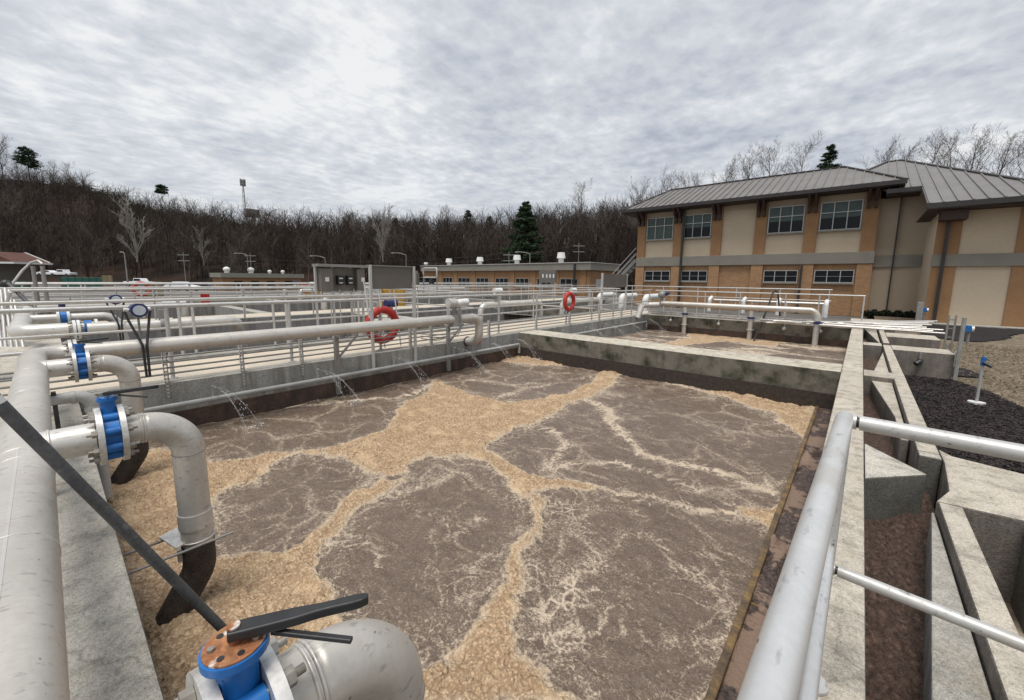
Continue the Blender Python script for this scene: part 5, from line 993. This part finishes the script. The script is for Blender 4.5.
# ================================================================ HILLS
us = np.array([-500, -150, 0, 40, 80, 110, 150, 200, 250, 300, 340, 400, 460, 520, 580, 620, 660, 720, 800, 900, 1024, 1300])
rv = np.array([150, 165, 181, 184, 190, 194, 209, 219, 226, 233, 238, 246, 248, 247, 244, 242, 242, 242, 242, 242, 242, 242.])   # ground ridge row in the photo
rw = np.array([230, 240, 240, 240, 235, 232, 225, 220, 215, 205, 195, 180, 165, 155, 140, 130, 115, 105, 95, 92, 90, 90.])
bw = np.array([95, 100, 105, 105, 105, 105, 104, 102, 100, 98, 95, 90, 85, 82, 78, 72, 66, 62, 58, 58, 58, 58.])
def hill_at(u, t):     # t 0 foot .. 1 ridge .. >1 behind
    vr, wr, wb = np.interp(u, us, rv), np.interp(u, us, rw), np.interp(u, us, bw); w = wb + (wr - wb) * t
    az = ray(float(u), 279.); zr_ = float(pw(float(u), float(vr), float(wr))[2]); xy = (az * w)[:2]
    s = max(0., min(1., t)); zz = -1.2 + (zr_ + 1.2) * (s ** .85) * (1 if t <= 1 else 1); zz -= max(0, t - 1) * 12
    zz += (float(fbm(np.array(xy[0] * .03), np.array(xy[1] * .03), 3)) - .5) * 7 * min(1, s * 3) * (1 - s * .75)
    return np.array([xy[0], xy[1], zz])
U = np.linspace(-480, 1290, 150); T_ = np.concatenate([np.linspace(-.02, 1, 26), [1.15, 1.5]])
V = np.array([[hill_at(u, t) for t in T_] for u in U]); nu, ntt = V.shape[:2]; i = np.arange(nu * ntt).reshape(nu, ntt)
struct(rawmesh('wooded_hill', V.reshape(-1, 3), np.stack([i[:-1, :-1], i[:-1, 1:], i[1:, 1:], i[1:, :-1]], -1).reshape(-1, 4), 'hill'))
# ================================================================ BARE TREES
def bare_tree(h, levels, rg, spread=.5, nb=(5, 5, 4), trunk_r=None, up=.35, fork=.3, minr=.008):
    """tapered branching skeleton -> triangular-prism mesh arrays"""
    segs = []
    def grow(p, d, L, r, lv):
        n = 5 if lv == 0 else (4 if lv == 1 else 3); pts = [p]
        for k in range(n):
            d = _unit(d + np.array([rg.uniform(-1, 1), rg.uniform(-1, 1), rg.uniform(-.2, 1) * up]) * (.10 if lv == 0 else .25)); p = p + d * L / n; pts.append(p); r1 = max(minr, r * (1 - .75 * (k + 1) / n))
            segs.append((pts[-2], p, max(minr, r * (1 - .75 * k / n)), r1))
            if lv < levels and (k + 1) / n > (fork if lv == 0 else .15):
                for _ in range(max(1, int(round(nb[min(lv, len(nb) - 1)] / (n * (1 - (fork if lv == 0 else .15))) + rg.random() - .5)))):
                    a = rg.uniform(0, 6.28); e = _unit(np.cross(d, [math.cos(a), math.sin(a), .3])); t = (k + rg.random()) / n
                    q = pts[-2] + (pts[-1] - pts[-2]) * rg.random(); grow(q, _unit(d * (1 - spread) + e * spread + np.array([0, 0, up * .35])), L * rg.uniform(.38, .62) * (1.05 - .35 * t), r1 * .62, lv + 1)
    grow(np.zeros(3), np.array([rg.uniform(-.05, .05), rg.uniform(-.05, .05), 1.]), h * .86, trunk_r or h * .016, 0)
    A = np.array([s[0] for s in segs]); Bq = np.array([s[1] for s in segs]); r0 = np.array([s[2] for s in segs]); r1 = np.array([s[3] for s in segs])
    D = Bq - A; D /= np.linalg.norm(D, axis=1)[:, None]; ref = np.where(np.abs(D[:, 2:3]) > .9, np.array([[1., 0, 0]]), np.array([[0, 0, 1.]])); X_ = np.cross(D, ref); X_ /= np.linalg.norm(X_, axis=1)[:, None]; Y_ = np.cross(D, X_)
    rings = []
    for P_, rr2 in ((A, r0), (Bq, r1)):
        for k in range(3): a = 2 * math.pi * k / 3; rings.append(P_ + (X_ * math.cos(a) + Y_ * math.sin(a)) * rr2[:, None])
    Vv = np.stack(rings, 1).reshape(-1, 3); base = (np.arange(len(segs)) * 6)[:, None]; Fv = np.concatenate([base + np.array(q) for q in ((0, 1, 4, 3), (1, 2, 5, 4), (2, 0, 3, 5))], 0); return Vv, Fv, r0
# forest as one mass
protos = [bare_tree(10, 2, random.Random(100 + k), .50, (10, 5, 3), .15, .5, .32, .020) for k in range(9)]
VV, FF, off = [[], []], [[], []], [0, 0]; rf_ = random.Random(5)
def put(p, s, k):
    q = 1 if rf_.random() < .22 else 0
    v_, f_, _ = protos[k]; a = rf_.uniform(0, 6.28); c_, s_ = math.cos(a), math.sin(a); M_ = np.array([[c_, -s_, 0], [s_, c_, 0], [0, 0, 1]]).T
    VV[q].append(v_ @ M_ * s + p); FF[q].append(f_ + off[q]); off[q] += len(v_)
n_t = 0
while n_t < 1900:
    u = rf_.uniform(-160, 700); t = rf_.random() ** 1.15
    if u > 668: continue
    if u < 120 and t > .88 and rf_.random() < .8: continue
    if 120 < u < 330 and t > .80 and rf_.random() < .88: continue
    p = hill_at(u, t); sc_ = rf_.uniform(.85, 1.35) * 1.0 * (.8 if t > .75 and u < 330 else 1.)
    if 100 < u < 345 and t > .6: sc_ *= .42
    if u <= 100 and t > .8: sc_ *= .6
    put(p - np.array([0, 0, .3]), sc_, rf_.randrange(9)); n_t += 1
stuff(rawmesh('winter_forest', np.concatenate(VV[0]), np.concatenate(FF[0]), 'bark', False), 'mass of leafless brown woodland covering the hills behind the plant', 'forest')
stuff(rawmesh('pale_forest_trees', np.concatenate(VV[1]), np.concatenate(FF[1]), 'barkl', False), 'paler grey leafless trees mixed through the brown woodland', 'forest')
# evergreen scrub patches on the hill
n = 26000; P3 = []
while len(P3) < 220:
    u = rf_.uniform(60, 330); t = rf_.uniform(.72, 1.0); P3.append(hill_at(u, t))
for _ in range(70): P3.append(hill_at(rf_.uniform(360, 520), rf_.uniform(.4, .95)))
P3 = np.array(P3); idx = nrg.integers(0, len(P3), n); C3 = P3[idx] + nrg.normal(size=(n, 3)) * np.array([2.4, 2.4, 1.1]) + np.array([0, 0, 1.2]); a = nrg.normal(size=(n, 3)); b_ = nrg.normal(size=(n, 3)); a /= np.linalg.norm(a, axis=1)[:, None]; b_ /= np.linalg.norm(b_, axis=1)[:, None]
Vv = np.stack([C3 - a * .35, C3 + b_ * .25, C3 + a * .35, C3 - b_ * .25], 1).reshape(-1, 3); stuff(rawmesh('hill_scrub', Vv, np.arange(n * 4).reshape(-1, 4), 'scrub', False), 'patches of dark evergreen scrub near the hilltop', 'scrub')
# individual bare trees
def tree_thing(kind, v_, f_, r_, mat, loc, sc_, rz, label, group, cut=None):
    big = r_ > (cut or .05); fb = np.tile(big, 3); used = []
    o = thing(kind, loc, label, 'tree', group)
    for nm, sel in (('trunk', fb), ('crown', ~fb)):
        ff = f_[sel]
        if len(ff) == 0: continue
        ui, inv = np.unique(ff, return_inverse=True); c = rawmesh(nm, v_[ui], inv.reshape(ff.shape), mat, False); c.parent = o
    o.rotation_euler = (0, 0, rz); o.scale = (sc_,) * 3; return o
tp = [tree_thing('bare_tree', *bare_tree(10, 3, random.Random(40 + k), .50, (13, 8, 5), .13, .55, .18, .009), 'barkl', (0, 0, -50), 1, 0, 'bare tree', 'bare trees against the sky') for k in range(4)]
spots = [(645,208,62,185,'leafless tree at the left end of the grey roof'),(668,205,66,177,'bare tree just above the left roof hip'),(688,205,80,180,'twiggy bare tree above the first windows'),(728,190,70,165,'low bare tree over the middle of the roof'),(752,185,66,157,'round bare crown above the roof, left of three close ones'),(772,182,64,153,'bare tree in the middle of three close ones above the roof'),(800,180,60,148,'pale bare tree left of the dark spruce'),(884,172,58,148,'bare tree right of the dark spruce behind the ridge'),(905,170,66,150,'thin bare tree over the wing ridge'),(930,168,62,143,'tall bare tree behind the wing roof, left part'),(952,170,56,140,'dense bare tree behind the wing roof'),(975,172,58,138,'tallest bare tree above the wing roof'),(998,176,60,142,'bare tree second from the right edge'),(1020,180,54,140,'bare tree at the right edge above the roof'),(582,232,95,188,'tall slender bare tree right of the green pine'),(600,232,100,205,'short bare tree between the slender tree and the building'),(424,238,120,212,'bare tree breaking the ridge line left of the pine'),(445,238,120,210,'leafless tree next to the ridge notch'),(700,195,90,178,'faint bare tree over the second windows'),(6,185,150,142,'large bare tree on the ridge at the left edge'),(20,184,160,160,'slender bare tree left of the ridge pine'),(55,188,170,165,'bare tree right of the ridge pine'),(72,190,175,166,'last bare tree before the open hilltop')]
for k, (u, vb, w, vt, lab) in enumerate(spots):
    top, bs = pw(u, vt, w), pw(u, vb, w); h_ = (top[2] - bs[2]) / 1.0
    extra = 5 if vb < 210 and u > 600 else 0; sc_ = (h_ + extra) / 9.6
    loc = (bs[0], bs[1], bs[2] - extra); pr = tp[k % 4]
    if k < 4: pr.location = tuple(map(float, loc)); pr.scale = (sc_,) * 3; pr['label'] = lab
    else: dup(pr, loc, lab, rz=k * 1.7, sc=sc_)
sy = tree_thing('sycamore_tree', *bare_tree(10, 3, random.Random(77), .42, (9, 5, 4), .17, .6, .15, .03), 'syc', tuple(pw(137, 262, 88)), (pw(137, 205, 88)[2] - pw(137, 262, 88)[2]) / 9.8, 0, 'broad pale white sycamore on the hillside at left', 'pale sycamores on the hillside', .08)
c = pw(204, 266, 95); dup(sy, c, 'slender pale sycamore right of the broad one', 2.0, ((.75, .75, 1) * np.array((pw(204, 232, 95)[2] - c[2]) / 9.8)).tolist())
c = pw(383, 262, 90); dup(sy, c, 'pale sycamore left of centre above the sign board', 4.0, ((.8, .8, 1) * np.array((pw(383, 212, 90)[2] - c[2]) / 9.8)).tolist())
# conifers
def conifer(loc, h, rad, label, seed, dens=9000, taper=1., mat='pine', gaps=.3, ls=.16, base=.2):
    rg = np.random.default_rng(seed); o = thing('evergreen_tree', loc, label, 'tree', 'evergreens'); r2 = random.Random(seed)
    mb = MB().tube([(loc[0], loc[1], loc[2]), (loc[0] + .1, loc[1], loc[2] + h * .98)], [h * .014, .02], 8)
    C = []; 
    for k in range(int(h * 11)):
        t = base + (1 - base) * r2.random(); L = rad * ((1 - t) / (1 - base)) ** taper * r2.uniform(.6, 1.15) + .15; a = r2.uniform(0, 6.28); dr = np.array([math.cos(a), math.sin(a), r2.uniform(-.1, .25)]); p0 = np.array(loc) + (0, 0, h * t); mb.tube([p0, p0 + dr * L], [.04, .012], 4)
        m_ = int(dens / (h * 11) * (.4 + L / rad)); tt = rg.random(m_) ** .6 * .95 + .1; C.append(p0 + dr * L * tt[:, None] + rg.normal(size=(m_, 3)) * np.array([.22, .22, .13]) * (.5 + L * .22))
    mb.build('trunk', 'bark', o); C = np.concatenate(C); n = len(C); a = rg.normal(size=(n, 3)); a[:, 2] *= .5; a /= np.linalg.norm(a, axis=1)[:, None]; b = rg.normal(size=(n, 3)); b /= np.linalg.norm(b, axis=1)[:, None]; s = ls * (.6 + .8 * rg.random(n))[:, None]
    V_ = np.stack([C - a * s, C + b * s * .35, C + a * s, C - b * s * .35], 1).reshape(-1, 3) - np.array(loc); c = rawmesh('crown', V_, np.arange(n * 4).reshape(-1, 4), mat, False); c.parent = o; return o
c = pw(525, 272, 74); conifer(tuple(c), float(pw(525, 203, 74)[2] - c[2]), 3.9, 'full dark green pine rising above the woodland near the centre', 3, 16000, .75, ls=.30, base=.15)
c = pw(826, 190, 66); conifer(tuple(c), float(pw(826, 146, 66)[2] - c[2]), 2.3, 'dark spruce standing alone above the roof', 4, 15000, .8, ls=.13, base=.1)
c = pw(31, 186, 150); conifer(tuple(c), float(pw(31, 149, 150)[2] - c[2]), 3.4, 'dark pine on the left ridge among bare trees', 5, 3500, .25, ls=.35, base=.5)
c = pw(163, 203, 220); conifer(tuple(c), float(pw(163, 186, 220)[2] - c[2]), 2.8, 'tiny lone pine on the hilltop', 6, 1600, .15, ls=.5, base=.55)
for k, (u, vb, vt, w) in enumerate(((396, 232, 224, 150), (468, 236, 216, 140), (490, 238, 222, 150), (545, 245, 222, 120))):
    c = pw(u, vb, w); conifer(tuple(c), float(pw(u, vt, w)[2] - c[2]) + 2, 2.2, 'small dark evergreen in the woodland, %s from the left' % ['first', 'second', 'third', 'fourth'][k], 20 + k, 1800, .6, ls=.35, base=.2)
# ================================================================ LIGHT AND SKY
el, az = R(62), R(200)
sun = bpy.data.lights.new('sun', 'SUN'); sun.energy = 2.4; sun.angle = R(24); sun.color = (1, .97, .93); so = bpy.data.objects.new('sun', sun); COL.objects.link(so)
dirs = Vector((.08, -.30, 1)).normalized(); so.rotation_euler = dirs.to_track_quat('Z', 'Y').to_euler()
el = math.asin(dirs.z); azs = math.atan2(dirs.x, dirs.y)
W = bpy.data.worlds.new('World'); S.world = W; W.use_nodes = True; nt = W.node_tree; bg = nt.nodes['Background']
sk = nt.nodes.new('ShaderNodeTexSky'); sk.sky_type = 'NISHITA'; sk.sun_disc = False; sk.sun_elevation = el; sk.sun_rotation = azs
tc = nt.nodes.new('ShaderNodeTexCoord'); sx = nt.nodes.new('ShaderNodeSeparateXYZ'); nt.links.new(tc.outputs['Generated'], sx.inputs[0])
zz = mth(nt, 'ADD', mth(nt, 'MAXIMUM', sx.outputs[2], 0.0), .10); cb = nt.nodes.new('ShaderNodeCombineXYZ'); nt.links.new(mth(nt, 'DIVIDE', sx.outputs[0], zz), cb.inputs[0]); nt.links.new(mth(nt, 'DIVIDE', sx.outputs[1], zz), cb.inputs[1])
cv = cb.outputs[0]
big = noise(nt, cv, .42, 5, .5, dist=.3); med = noise(nt, cv, 1.5, 6, .58, stretch=(1.0, 1.25, 1), dist=.25); rip = noise(nt, cv, 9.5, 4, .55, stretch=(1.35, 1., 1), dist=.1)
f_ = mth(nt, 'ADD', mth(nt, 'MULTIPLY', big, .40), mth(nt, 'ADD', mth(nt, 'MULTIPLY', med, .40), mth(nt, 'MULTIPLY', rip, .20)))
cc = ramp(nt, f_, [(.39, (3.2, 3.5, 4.05)), (.46, (4.3, 4.55, 5.0)), (.52, (5.25, 5.45, 5.75)), (.59, (6.8, 6.85, 6.9))])
hz = ramp(nt, sx.outputs[2], [(.0, .6), (.25, 0.)]); cc = mixc(nt, hz, cc, (4.5, 4.65, 4.95))
mx = mixc(nt, .95, sk.outputs[0], cc); nt.links.new(mx, bg.inputs['Color']); bg.inputs['Strength'].default_value = .1
S.view_settings.view_transform = 'Standard'; S.view_settings.look = 'None'; S.view_settings.exposure = .40; S.view_settings.gamma = 1
S.cycles.max_bounces = 6; S.cycles.transparent_max_bounces = 8
for o in bpy.data.objects:
    if '_o' in o: del o['_o']
